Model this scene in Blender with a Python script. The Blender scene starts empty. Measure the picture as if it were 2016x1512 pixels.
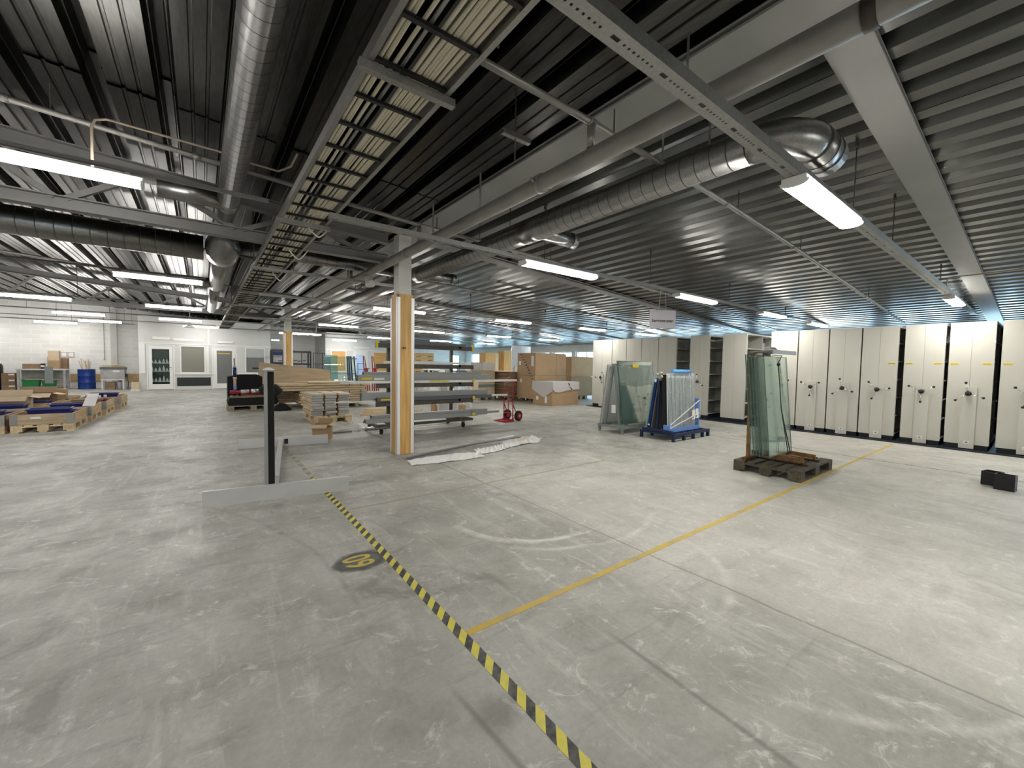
import bpy, math, random
from mathutils import Vector, Matrix
random.seed(7)
R = math.radians
scn = bpy.context.scene
COL = scn.collection
# ------------------------------------------------------------------ camera
F_PX = 805.0
YAW, PITCH, ROLL = R(-37.25), R(-2.68), R(0.95)
fw = Vector((-math.sin(YAW)*math.cos(PITCH), math.cos(YAW)*math.cos(PITCH), math.sin(PITCH)))
rt0 = Vector((math.cos(YAW), math.sin(YAW), 0)); up0 = rt0.cross(fw)
rt = rt0*math.cos(ROLL) + up0*math.sin(ROLL); up = up0*math.cos(ROLL) - rt0*math.sin(ROLL)
cd = bpy.data.cameras.new('camera'); cam = bpy.data.objects.new('camera', cd); COL.objects.link(cam)
cd.sensor_width = 36.0; cd.lens = 36.0*F_PX/2016.0; cd.clip_end = 200
cam.matrix_world = Matrix(((rt.x, up.x, -fw.x, 0), (rt.y, up.y, -fw.y, 0), (rt.z, up.z, -fw.z, 1.40), (0, 0, 0, 1)))
scn.camera = cam
# ------------------------------------------------------------------ world (overcast daylight), view
w = bpy.data.worlds.new('sky'); scn.world = w; w.use_nodes = True
bg = w.node_tree.nodes['Background']; bg.inputs[0].default_value = (0.57, 0.77, 1.0, 1); bg.inputs[1].default_value = 10.5
vs = scn.view_settings
vs.view_transform = 'Standard'; vs.look = 'None'; vs.gamma = 1.0; vs.use_curve_mapping = False; vs.exposure = 0.42
scn.cycles.transparent_max_bounces = 48
LAMP_R, LAMP_L = 46.0, 52.0          # radiance of the lamp diffusers
# ------------------------------------------------------------------ materials
MATS = {}
def nt(m): return m.node_tree.nodes, m.node_tree.links
def mat(name, col, rough=0.6, metal=0.0, noise=0.0, nscale=8.0, stretch=(1,1,1), bump=0.0, emit=0.0, trans=0.0, ior=1.45, alpha=1.0, rnd=0.0, col2=None, spec=None):
    if name in MATS: return MATS[name]
    m = bpy.data.materials.new(name); m.use_nodes = True; n, l = nt(m); b = n['Principled BSDF']
    b.inputs['Base Color'].default_value = (*col, 1); b.inputs['Roughness'].default_value = rough
    b.inputs['Metallic'].default_value = metal; b.inputs['IOR'].default_value = ior
    if spec is not None: b.inputs['Specular IOR Level'].default_value = spec
    if trans: b.inputs['Transmission Weight'].default_value = trans
    if alpha < 1: b.inputs['Alpha'].default_value = alpha
    if emit: b.inputs['Emission Color'].default_value = (*col, 1); b.inputs['Emission Strength'].default_value = emit
    if noise or bump or col2:
        tc = n.new('ShaderNodeTexCoord'); mp = n.new('ShaderNodeMapping'); mp.inputs['Scale'].default_value = stretch
        l.new(tc.outputs['Object'], mp.inputs['Vector'])
        oi = n.new('ShaderNodeObjectInfo'); vm = n.new('ShaderNodeVectorMath'); vm.operation = 'MULTIPLY_ADD'
        l.new(oi.outputs['Random'], vm.inputs[0]); vm.inputs[1].default_value = (17, 31, 23); l.new(mp.outputs[0], vm.inputs[2])
        nz = n.new('ShaderNodeTexNoise'); nz.inputs['Scale'].default_value = nscale; nz.inputs['Detail'].default_value = 5; nz.inputs['Roughness'].default_value = 0.6
        l.new(vm.outputs[0], nz.inputs['Vector'])
        if noise or col2:
            cr = n.new('ShaderNodeMix'); cr.data_type = 'RGBA'
            c2 = col2 or tuple(max(0, c*(1-noise)) for c in col); c1 = col if col2 else tuple(min(1, c*(1+noise*0.6)) for c in col)
            mr = n.new('ShaderNodeMapRange'); mr.inputs[1].default_value = 0.32; mr.inputs[2].default_value = 0.68
            l.new(nz.outputs[0], mr.inputs[0]); l.new(mr.outputs[0], cr.inputs['Factor'])
            cr.inputs['A'].default_value = (*c2, 1); cr.inputs['B'].default_value = (*c1, 1)
            out = cr.outputs['Result']
            if rnd:
                hv = n.new('ShaderNodeHueSaturation'); ma = n.new('ShaderNodeMath'); ma.operation = 'MULTIPLY_ADD'
                l.new(oi.outputs['Random'], ma.inputs[0]); ma.inputs[1].default_value = rnd; ma.inputs[2].default_value = 1-rnd/2
                l.new(ma.outputs[0], hv.inputs['Value']); l.new(out, hv.inputs['Color']); out = hv.outputs[0]
            l.new(out, b.inputs['Base Color'])
        if bump:
            bp = n.new('ShaderNodeBump'); bp.inputs['Strength'].default_value = bump; bp.inputs['Distance'].default_value = 0.01
            l.new(nz.outputs[0], bp.inputs['Height']); l.new(bp.outputs[0], b.inputs['Normal'])
    MATS[name] = m; return m
def galv(name, col, rough, scale=60, var=0.35, stretch=(1, 1, 1), cell=0.0):
    """zinc-coated steel: cloudy tone, faint spangle"""
    m = bpy.data.materials.new(name); m.use_nodes = True; n, l = nt(m); b = n['Principled BSDF']
    b.inputs['Metallic'].default_value = 1.0
    tc = n.new('ShaderNodeTexCoord'); mp = n.new('ShaderNodeMapping'); mp.inputs['Scale'].default_value = stretch; l.new(tc.outputs['Object'], mp.inputs[0])
    oi = n.new('ShaderNodeObjectInfo'); vm = n.new('ShaderNodeVectorMath'); vm.operation = 'MULTIPLY_ADD'; l.new(oi.outputs['Random'], vm.inputs[0]); vm.inputs[1].default_value = (13, 7, 29); l.new(mp.outputs[0], vm.inputs[2])
    n1 = n.new('ShaderNodeTexNoise'); n1.inputs['Scale'].default_value = scale; n1.inputs['Detail'].default_value = 2; l.new(vm.outputs[0], n1.inputs['Vector'])
    n2 = n.new('ShaderNodeTexNoise'); n2.inputs['Scale'].default_value = 1.3; n2.inputs['Detail'].default_value = 4; l.new(vm.outputs[0], n2.inputs['Vector'])
    ad = n.new('ShaderNodeMath'); ad.operation = 'MULTIPLY_ADD'; l.new(n1.outputs[0], ad.inputs[0]); ad.inputs[1].default_value = cell; l.new(n2.outputs[0], ad.inputs[2])
    mr = n.new('ShaderNodeMapRange'); mr.inputs[1].default_value = 0.30+cell*0.35; mr.inputs[2].default_value = 0.70+cell*0.65; l.new(ad.outputs[0], mr.inputs[0])
    mx = n.new('ShaderNodeMix'); mx.data_type = 'RGBA'; l.new(mr.outputs[0], mx.inputs['Factor'])
    mx.inputs['A'].default_value = (*[c*(1-var) for c in col], 1); mx.inputs['B'].default_value = (*[min(1, c*(1+var)) for c in col], 1)
    l.new(mx.outputs['Result'], b.inputs['Base Color'])
    r2 = n.new('ShaderNodeMapRange'); r2.inputs[3].default_value = rough-0.03; r2.inputs[4].default_value = rough+0.05; l.new(n2.outputs[0], r2.inputs[0]); l.new(r2.outputs[0], b.inputs['Roughness'])
    MATS[name] = m; return m
M = MATS
galv('deck', (0.155, 0.156, 0.150), 0.30, 30, 0.22, (3, .25, 3), .25)
galv('deck_old_dim', (0.078, 0.077, 0.072), 0.31, 26, 0.6, (2.5, .35, 2.5), .4)  # older left sheets, with the bay's dimness also put into the colour
galv('duct', (0.30, 0.30, 0.293), 0.30, 60, 0.25, (1, 1, 1), .8)
galv('galv', (0.34, 0.34, 0.325), 0.45, 60, 0.2, (1, 1, 1), .7)
mat('steel_grey', (0.175, 0.175, 0.168), 0.5, 0.0, noise=0.12, nscale=3)
mat('beam_grey', (0.27, 0.27, 0.258), 0.5, 0.0, noise=0.08, nscale=2)
mat('pipe_grey', (0.31, 0.30, 0.28), 0.38, 0.0, noise=0.15, nscale=4)
mat('pipe_dark', (0.26, 0.25, 0.23), 0.35, 0.4, noise=0.15, nscale=4)
mat('white', (0.78, 0.78, 0.75), 0.5)
mat('white_wall', (0.62, 0.62, 0.595), 0.8, noise=0.06, nscale=2)
mat('white_post', (0.62, 0.62, 0.58), 0.5)
mat('shelf_cream', (0.565, 0.555, 0.495), 0.5, noise=0.03, nscale=1.5)
mat('shelf_inner', (0.46, 0.46, 0.42), 0.5)
mat('plinth', (0.012, 0.017, 0.025), 0.5)
mat('black', (0.010, 0.010, 0.011), 0.45)
mat('black_matte', (0.012, 0.012, 0.013), 0.9)
mat('rubber', (0.014, 0.014, 0.014), 0.85)
mat('chrome', (0.8, 0.8, 0.8), 0.18, 1.0)
mat('alu', (0.66, 0.67, 0.67), 0.42, 0.6, noise=0.08, nscale=3)
mat('alu_bright', (0.80, 0.80, 0.79), 0.45, 0.3)
mat('alu_grey', (0.33, 0.345, 0.34), 0.5, 0.3)
mat('alu_dark', (0.12, 0.13, 0.14), 0.45, 0.3)
mat('dark_iron', (0.10, 0.09, 0.08), 0.55, 0.5, noise=0.3, nscale=10)
mat('pine', (0.64, 0.50, 0.31), 0.65, noise=0.30, nscale=3, stretch=(1, 9, 9), rnd=0.25)
mat('pine_y', (0.64, 0.50, 0.32), 0.65, noise=0.30, nscale=3, stretch=(9, 1, 9), rnd=0.25)
mat('pine_pale', (0.66, 0.54, 0.36), 0.7, noise=0.22, nscale=3, stretch=(1, 8, 8), rnd=0.2)
mat('pine_old', (0.36, 0.30, 0.22), 0.8, noise=0.35, nscale=3, stretch=(1.5, 9, 9), rnd=0.3)
mat('pine_collar', (0.58, 0.41, 0.22), 0.7, noise=0.30, nscale=2.5, stretch=(1, 9, 9), rnd=0.2)
mat('pine_collar_y', (0.46, 0.36, 0.24), 0.75, noise=0.30, nscale=2.5, stretch=(9, 1, 9), rnd=0.2)
mat('pallet_wet', (0.078, 0.068, 0.044), 0.8, noise=0.4, nscale=3, stretch=(1.5, 8, 8), rnd=0.4)
mat('column_wood', (0.62, 0.37, 0.12), 0.5, noise=0.28, nscale=2.2, stretch=(9, 9, 0.7))
mat('plywood', (0.55, 0.45, 0.31), 0.7, noise=0.22, nscale=2.2, stretch=(0.8, 3, 10))
mat('plank_end', (0.42, 0.31, 0.19), 0.8, noise=0.4, nscale=12)
mat('shutter_grey', (0.50, 0.52, 0.52), 0.55, noise=0.1, nscale=4, rnd=0.2)
mat('orange_board', (0.66, 0.38, 0.13), 0.55, noise=0.2, nscale=2, stretch=(0.6, 1, 14))
mat('card', (0.43, 0.29, 0.165), 0.85, noise=0.08, nscale=3, rnd=0.12)
mat('card_dark', (0.25, 0.165, 0.10), 0.9, noise=0.15, nscale=5, rnd=0.25)
mat('card_light', (0.62, 0.50, 0.34), 0.85, noise=0.06, nscale=3)
mat('label_white', (0.80, 0.80, 0.80), 0.7)
mat('paper', (0.88, 0.88, 0.87), 0.8)
mat('sign_board', (0.66, 0.63, 0.70), 0.6)
mat('ink', (0.02, 0.02, 0.022), 0.6)
mat('red', (0.36, 0.012, 0.022), 0.4)
mat('red_dark', (0.22, 0.010, 0.016), 0.45)
mat('blue', (0.008, 0.026, 0.13), 0.4)
mat('blue_door', (0.035, 0.07, 0.30), 0.5)
mat('blue_barrel', (0.006, 0.040, 0.24), 0.38)
mat('blue_steel', (0.009, 0.020, 0.070), 0.45)
mat('navy_bin', (0.012, 0.020, 0.15), 0.45)
mat('teal_steel', (0.012, 0.045, 0.085), 0.45)
mat('blue_foam', (0.16, 0.33, 0.80), 0.7)
mat('blue_foam_bright', (0.10, 0.40, 0.85), 0.6)
mat('green_bin', (0.02, 0.22, 0.07), 0.4)
mat('yellow', (0.80, 0.62, 0.03), 0.55)
mat('yellow_label', (0.78, 0.60, 0.02), 0.6)
mat('rust_yellow', (0.24, 0.115, 0.025), 0.65, noise=0.55, nscale=14)
mat('rust', (0.11, 0.05, 0.022), 0.8, noise=0.5, nscale=18)
mat('grey_rack', (0.235, 0.265, 0.255), 0.5)
mat('speckle', (0.62, 0.62, 0.60), 0.6, noise=0.3, nscale=60)
mat('machine_grey', (0.42, 0.42, 0.40), 0.5, noise=0.2, nscale=6)
mat('cable', (0.66, 0.61, 0.48), 0.6, rnd=0.0)
mat('cable_white', (0.75, 0.73, 0.66), 0.5)
mat('conduit_tan', (0.42, 0.34, 0.26), 0.5)
mat('grey_panel', (0.155, 0.16, 0.155), 0.35)
mat('olive_panel', (0.20, 0.20, 0.16), 0.3)
mat('blind', (0.42, 0.46, 0.46), 0.6)
mat('dark_panel', (0.012, 0.018, 0.018), 0.4)
mat('lamp_body', (0.70, 0.70, 0.68), 0.5)
mat('foil', (0.80, 0.80, 0.82), 0.3, 0.6, bump=0.8, nscale=9)
mat('lampglow_r', (1.0, 0.965, 0.90), 0.5, emit=LAMP_R)
mat('lampglow_l', (1.0, 0.97, 0.93), 0.5, emit=LAMP_L)
mat('exit_glow', (0.35, 0.75, 1.0), 0.5, emit=3.0)
mat('blue_glass', (0.50, 0.68, 0.95), 0.3)
mat('cyan_paint', (0.30, 0.72, 0.80), 0.4)
def glass(name, col, rough=0.02, mixw=0.15, tint=None):
    m = bpy.data.materials.new(name); m.use_nodes = True; n, l = nt(m)
    for x in list(n):
        if x.type != 'OUTPUT_MATERIAL': n.remove(x)
    out = [x for x in n if x.type == 'OUTPUT_MATERIAL'][0]
    t = n.new('ShaderNodeBsdfTransparent'); t.inputs[0].default_value = (*col, 1)
    g = n.new('ShaderNodeBsdfGlossy'); g.inputs['Roughness'].default_value = rough; g.inputs[0].default_value = (0.95, 1, 0.98, 1)
    fr = n.new('ShaderNodeFresnel'); fr.inputs[0].default_value = 1.5
    ma = n.new('ShaderNodeMath'); ma.operation = 'MULTIPLY_ADD'; l.new(fr.outputs[0], ma.inputs[0]); ma.inputs[1].default_value = 0.62; ma.inputs[2].default_value = 0.0
    mx = n.new('ShaderNodeMixShader'); l.new(ma.outputs[0], mx.inputs[0]); l.new(t.outputs[0], mx.inputs[1]); l.new(g.outputs[0], mx.inputs[2])
    last = mx
    if tint:
        d = n.new('ShaderNodeBsdfDiffuse'); d.inputs[0].default_value = (*tint, 1); m2 = n.new('ShaderNodeMixShader'); m2.inputs[0].default_value = mixw
        l.new(mx.outputs[0], m2.inputs[1]); l.new(d.outputs[0], m2.inputs[2]); last = m2
    l.new(last.outputs[0], out.inputs[0]); MATS[name] = m; return m
glass('glass_clear', (0.90, 0.96, 0.95))
glass('glass_green', (0.990, 0.997, 0.994), mixw=0.014, tint=(0.60, 0.76, 0.68))
glass('glass_edge', (0.40, 0.58, 0.52), mixw=0.5, tint=(0.12, 0.20, 0.18))
glass('glass_aqua', (0.80, 0.93, 0.92), mixw=0.35, tint=(0.55, 0.80, 0.80))
glass('glass_pale', (0.95, 0.985, 0.965), mixw=0.13, tint=(0.72, 0.86, 0.79))
glass('glass_tint', (0.86, 0.93, 0.90), mixw=0.10, tint=(0.45, 0.62, 0.56))
mat('glass_strip', (0.72, 0.84, 0.85), 0.25)
glass('film', (0.97, 0.97, 0.97), rough=0.18, mixw=0.035, tint=(0.85, 0.87, 0.88))
glass('film_thick', (0.92, 0.92, 0.92), rough=0.3, mixw=0.62, tint=(0.93, 0.93, 0.94))
def film_bump(name):
    m = M[name]; n, l = nt(m)
    tc = n.new('ShaderNodeTexCoord'); nz = n.new('ShaderNodeTexNoise'); nz.inputs['Scale'].default_value = 14; nz.inputs['Detail'].default_value = 4; nz.inputs['Distortion'].default_value = 1.2
    mp = n.new('ShaderNodeMapping'); mp.inputs['Scale'].default_value = (0.6, 0.6, 3.0); l.new(tc.outputs['Object'], mp.inputs[0]); l.new(mp.outputs[0], nz.inputs['Vector'])
    bp = n.new('ShaderNodeBump'); bp.inputs['Strength'].default_value = 1.0; bp.inputs['Distance'].default_value = 0.03; l.new(nz.outputs[0], bp.inputs['Height'])
    for x in n:
        if x.type in ('BSDF_GLOSSY', 'BSDF_DIFFUSE'): l.new(bp.outputs[0], x.inputs['Normal'])
film_bump('film'); film_bump('film_thick')
def stripes_mat(name, c1, c2, period, axis, slant=0.0, wear=0.0):
    m = bpy.data.materials.new(name); m.use_nodes = True; n, l = nt(m); b = n['Principled BSDF']; b.inputs['Roughness'].default_value = 0.55
    tc = n.new('ShaderNodeTexCoord'); s = n.new('ShaderNodeSeparateXYZ'); l.new(tc.outputs['Object'], s.inputs[0])
    other = {'X': 'Y', 'Y': 'X', 'Z': 'X'}[axis]
    a = n.new('ShaderNodeMath'); a.operation = 'MULTIPLY_ADD'; l.new(s.outputs[other], a.inputs[0]); a.inputs[1].default_value = slant; l.new(s.outputs[axis], a.inputs[2])
    f = n.new('ShaderNodeMath'); f.operation = 'DIVIDE'; l.new(a.outputs[0], f.inputs[0]); f.inputs[1].default_value = period
    fr = n.new('ShaderNodeMath'); fr.operation = 'FRACT'; l.new(f.outputs[0], fr.inputs[0])
    g = n.new('ShaderNodeMath'); g.operation = 'GREATER_THAN'; l.new(fr.outputs[0], g.inputs[0]); g.inputs[1].default_value = 0.5
    mx = n.new('ShaderNodeMix'); mx.data_type = 'RGBA'; l.new(g.outputs[0], mx.inputs['Factor']); mx.inputs['A'].default_value = (*c1, 1); mx.inputs['B'].default_value = (*c2, 1)
    out = mx.outputs['Result']
    nz = n.new('ShaderNodeTexNoise'); nz.inputs['Scale'].default_value = 22; nz.inputs['Detail'].default_value = 6; l.new(tc.outputs['Object'], nz.inputs['Vector'])
    mr = n.new('ShaderNodeMapRange'); mr.inputs[1].default_value = 0.35; mr.inputs[2].default_value = 0.75; mr.inputs[3].default_value = 0.0; mr.inputs[4].default_value = wear; l.new(nz.outputs[0], mr.inputs[0])
    m2 = n.new('ShaderNodeMix'); m2.data_type = 'RGBA'; l.new(mr.outputs[0], m2.inputs['Factor']); l.new(out, m2.inputs['A']); m2.inputs['B'].default_value = (0.34, 0.33, 0.29, 1)
    l.new(m2.outputs['Result'], b.inputs['Base Color']); MATS[name] = m; return m
stripes_mat('hazard_tape', (0.72, 0.64, 0.07), (0.028, 0.03, 0.034), 0.121, 'Y', -1.2, 0.35)
stripes_mat('hazard_worn', (0.42, 0.38, 0.20), (0.20, 0.20, 0.19), 0.25, 'Y', -0.8, 0.8)
stripes_mat('hazard_worn_x', (0.40, 0.37, 0.24), (0.24, 0.24, 0.22), 0.25, 'X', 0.8, 0.85)
stripes_mat('barrier_tape', (0.62, 0.46, 0.36), (0.05, 0.02, 0.02), 0.10, 'Z', 0.6, 0.1)
def line_mat():
    m = bpy.data.materials.new('yellow_line'); m.use_nodes = True; n, l = nt(m); b = n['Principled BSDF']; b.inputs['Roughness'].default_value = 0.55
    tc = n.new('ShaderNodeTexCoord'); nz = n.new('ShaderNodeTexNoise'); nz.inputs['Scale'].default_value = 6; nz.inputs['Detail'].default_value = 7; l.new(tc.outputs['Object'], nz.inputs['Vector'])
    mr = n.new('ShaderNodeMapRange'); mr.inputs[1].default_value = 0.45; mr.inputs[2].default_value = 0.75; l.new(nz.outputs[0], mr.inputs[0])
    mx = n.new('ShaderNodeMix'); mx.data_type = 'RGBA'; l.new(mr.outputs[0], mx.inputs['Factor']); mx.inputs['A'].default_value = (0.58, 0.42, 0.07, 1); mx.inputs['B'].default_value = (0.36, 0.31, 0.19, 1)
    l.new(mx.outputs['Result'], b.inputs['Base Color']); MATS['yellow_line'] = m
line_mat()
mat('yellow_number', (0.62, 0.50, 0.10), 0.6, noise=0.25, nscale=20)
mat('line_faint', (0.40, 0.34, 0.22), 0.7, noise=0.2, nscale=8, col2=(0.35, 0.335, 0.29))
def block_mat():
    m = bpy.data.materials.new('block_wall'); m.use_nodes = True; n, l = nt(m); b = n['Principled BSDF']; b.inputs['Roughness'].default_value = 0.85
    tc = n.new('ShaderNodeTexCoord'); mp = n.new('ShaderNodeMapping'); l.new(tc.outputs['Object'], mp.inputs[0]); mp.inputs['Rotation'].default_value = (R(90), 0, 0)
    br = n.new('ShaderNodeTexBrick'); l.new(mp.outputs[0], br.inputs['Vector']); br.inputs['Scale'].default_value = 1.0
    br.inputs['Color1'].default_value = (0.86, 0.86, 0.83, 1); br.inputs['Color2'].default_value = (0.79, 0.79, 0.76, 1); br.inputs['Mortar'].default_value = (0.90, 0.90, 0.87, 1)
    br.inputs['Brick Width'].default_value = 0.59; br.inputs['Row Height'].default_value = 0.20; br.inputs['Mortar Size'].default_value = 0.018
    l.new(br.outputs['Color'], b.inputs['Base Color'])
    bp = n.new('ShaderNodeBump'); bp.inputs['Strength'].default_value = 0.6; bp.inputs['Distance'].default_value = 0.01; bp.invert = True
    l.new(br.outputs['Fac'], bp.inputs['Height']); l.new(bp.outputs[0], b.inputs['Normal']); MATS['block_wall'] = m
block_mat()
def concrete():
    m = bpy.data.materials.new('concrete'); m.use_nodes = True; n, l = nt(m); b = n['Principled BSDF']
    tc = n.new('ShaderNodeTexCoord'); P = tc.outputs['Object']
    def noise(scale, detail=6, rough=0.6, st=(1, 1, 1), rz=0, dist=0.0):
        mp = n.new('ShaderNodeMapping'); mp.inputs['Scale'].default_value = st; mp.inputs['Rotation'].default_value = (0, 0, R(rz)); l.new(P, mp.inputs[0])
        z = n.new('ShaderNodeTexNoise'); z.inputs['Scale'].default_value = scale; z.inputs['Detail'].default_value = detail; z.inputs['Roughness'].default_value = rough; z.inputs['Distortion'].default_value = dist
        l.new(mp.outputs[0], z.inputs['Vector']); return z.outputs[0]
    def rng(x, a, c, lo=0.0, hi=1.0):
        r_ = n.new('ShaderNodeMapRange'); l.new(x, r_.inputs[0]); r_.inputs[1].default_value = a; r_.inputs[2].default_value = c; r_.inputs[3].default_value = lo; r_.inputs[4].default_value = hi; return r_.outputs[0]
    def op(o, a, c=None, d=None):
        q = n.new('ShaderNodeMath'); q.operation = o
        for i, v in enumerate((a, c, d)):
            if v is None: continue
            if isinstance(v, (int, float)): q.inputs[i].default_value = v
            else: l.new(v, q.inputs[i])
        return q.outputs[0]
    def mix(f, A, B):
        x = n.new('ShaderNodeMix'); x.data_type = 'RGBA'
        if isinstance(f, float): x.inputs['Factor'].default_value = f
        else: l.new(f, x.inputs['Factor'])
        for k, v in (('A', A), ('B', B)):
            if isinstance(v, tuple): x.inputs[k].default_value = (*v, 1)
            else: l.new(v, x.inputs[k])
        return x.outputs['Result']
    big = noise(0.45, 4, 0.55, dist=0.6); mid = noise(2.2, 7, 0.65); fine = noise(38, 3, 0.7); st = noise(2.4, 7, 0.7, (2.6, 0.5, 1), 58, 0.9); st2 = noise(2.6, 7, 0.7, (0.5, 2.6, 1), -25, 0.7)
    c = mix(rng(big, 0.35, 0.66), (0.385, 0.378, 0.340), (0.545, 0.536, 0.490))
    c = mix(rng(mid, 0.44, 0.66, 0, 0.8), c, (0.31, 0.30, 0.262))
    c = mix(rng(st, 0.53, 0.68, 0, 0.5), c, (0.70, 0.69, 0.63))
    c = mix(rng(st2, 0.54, 0.70, 0, 0.55), c, (0.25, 0.243, 0.215))
    c = mix(rng(noise(5.5, 8, 0.75, dist=1.5), 0.56, 0.66, 0, 0.7), c, (0.76, 0.75, 0.69))
    c = mix(rng(noise(1.3, 6, 0.7, dist=1.0), 0.58, 0.67, 0, 0.65), c, (0.23, 0.223, 0.197))
    s = n.new('ShaderNodeSeparateXYZ'); l.new(P, s.inputs[0]); X, Y = s.outputs[0], s.outputs[1]
    wob = noise(1.5, 3)
    def arc(cx, cy, r0, wdt, col, amt, a, bnd):
        dx = op('SUBTRACT', X, cx); dy = op('SUBTRACT', Y, cy); d = op('SQRT', op('ADD', op('MULTIPLY', dx, dx), op('MULTIPLY', dy, dy)))
        d = op('ADD', d, op('MULTIPLY', wob, 0.10)); e = op('ABSOLUTE', op('SUBTRACT', d, r0+0.05)); f = rng(e, 0.0, wdt, 1, 0)
        ang = op('ARCTAN2', dy, dx); g = op('MULTIPLY', rng(op('ABSOLUTE', op('SUBTRACT', ang, a)), bnd*0.6, bnd, 1, 0), f)
        g = op('MULTIPLY', g, rng(noise(7, 5), 0.35, 0.6, 0.2, 1)); g = op('MULTIPLY', g, amt); return g, col
    for g, col in (arc(2.45, 3.05, 0.72, 0.05, (0.76, 0.75, 0.69), 0.8, -2.4, 1.2), arc(2.55, 3.1, 0.80, 0.025, (0.78, 0.77, 0.71), 0.8, -2.2, 1.0),
                   arc(2.75, 3.2, 1.15, 0.04, (0.74, 0.73, 0.67), 0.7, -1.7, 0.9), arc(2.2, 2.0, 0.95, 0.05, (0.73, 0.72, 0.66), 0.7, -0.9, 0.8),
                   arc(3.1, 1.2, 1.3, 0.04, (0.73, 0.72, 0.66), 0.6, -2.2, 0.7), arc(4.2, 4.6, 1.4, 0.03, (0.72, 0.71, 0.66), 0.6, -0.6, 1.2),
                   arc(0.2, 7.2, 2.2, 0.05, (0.16, 0.155, 0.14), 0.5, -1.3, 0.8), arc(-3.5, 2.5, 4.2, 0.03, (0.15, 0.145, 0.13), 0.35, 0.3, 0.5), arc(6.5, 0.2, 1.6, 0.10, (0.22, 0.215, 0.195), 0.5, 2.0, 0.7)):
        c = mix(g, c, col)
    jl = op('ABSOLUTE', op('SUBTRACT', X, op('ADD', op('MULTIPLY', wob, 0.06), 2.62))); f = rng(jl, 0.003, 0.014, 0.75, 0); c = mix(f, c, (0.12, 0.115, 0.10))
    pale_slab = op('MULTIPLY', rng(op('SUBTRACT', X, 2.62), -0.1, 0.1, 0, 1), rng(op('SUBTRACT', Y, 3.8), -0.6, 0.6, 1, 0)); c = mix(op('MULTIPLY', pale_slab, 0.28), c, (0.74, 0.72, 0.65))  # paler slab tone right of the joint
    for k, (jx, y1) in enumerate(((0.93, 1.45), (1.62, 1.3))):
        f = op('MULTIPLY', rng(op('ABSOLUTE', op('SUBTRACT', X, op('ADD', op('MULTIPLY', Y, 0.05 if k else -0.06), jx))), 0.004, 0.02, 0.6, 0), rng(Y, y1-0.1, y1+0.1, 1, 0)); c = mix(f, c, (0.17, 0.16, 0.145))
    blot = op('SQRT', op('ADD', op('POWER', op('SUBTRACT', X, 0.93), 2), op('POWER', op('SUBTRACT', Y, 1.28), 2))); f = rng(op('ADD', blot, op('MULTIPLY', noise(6, 6, 0.8), 0.16)), 0.12, 0.20, 0.55, 0); c = mix(f, c, (0.16, 0.15, 0.135))
    c = mix(rng(fine, 0.30, 0.70, 0.22, 0), c, (0.15, 0.145, 0.13))
    l.new(c, b.inputs['Base Color'])
    l.new(rng(mid, 0.3, 0.7, 0.42, 0.62), b.inputs['Roughness']); b.inputs['Specular IOR Level'].default_value = 0.45
    bp = n.new('ShaderNodeBump'); bp.inputs['Strength'].default_value = 0.25; bp.inputs['Distance'].default_value = 0.004; l.new(op('ADD', mid, op('MULTIPLY', fine, 0.5)), bp.inputs['Height']); l.new(bp.outputs[0], b.inputs['Normal'])
    MATS['concrete'] = m
concrete()
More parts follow.
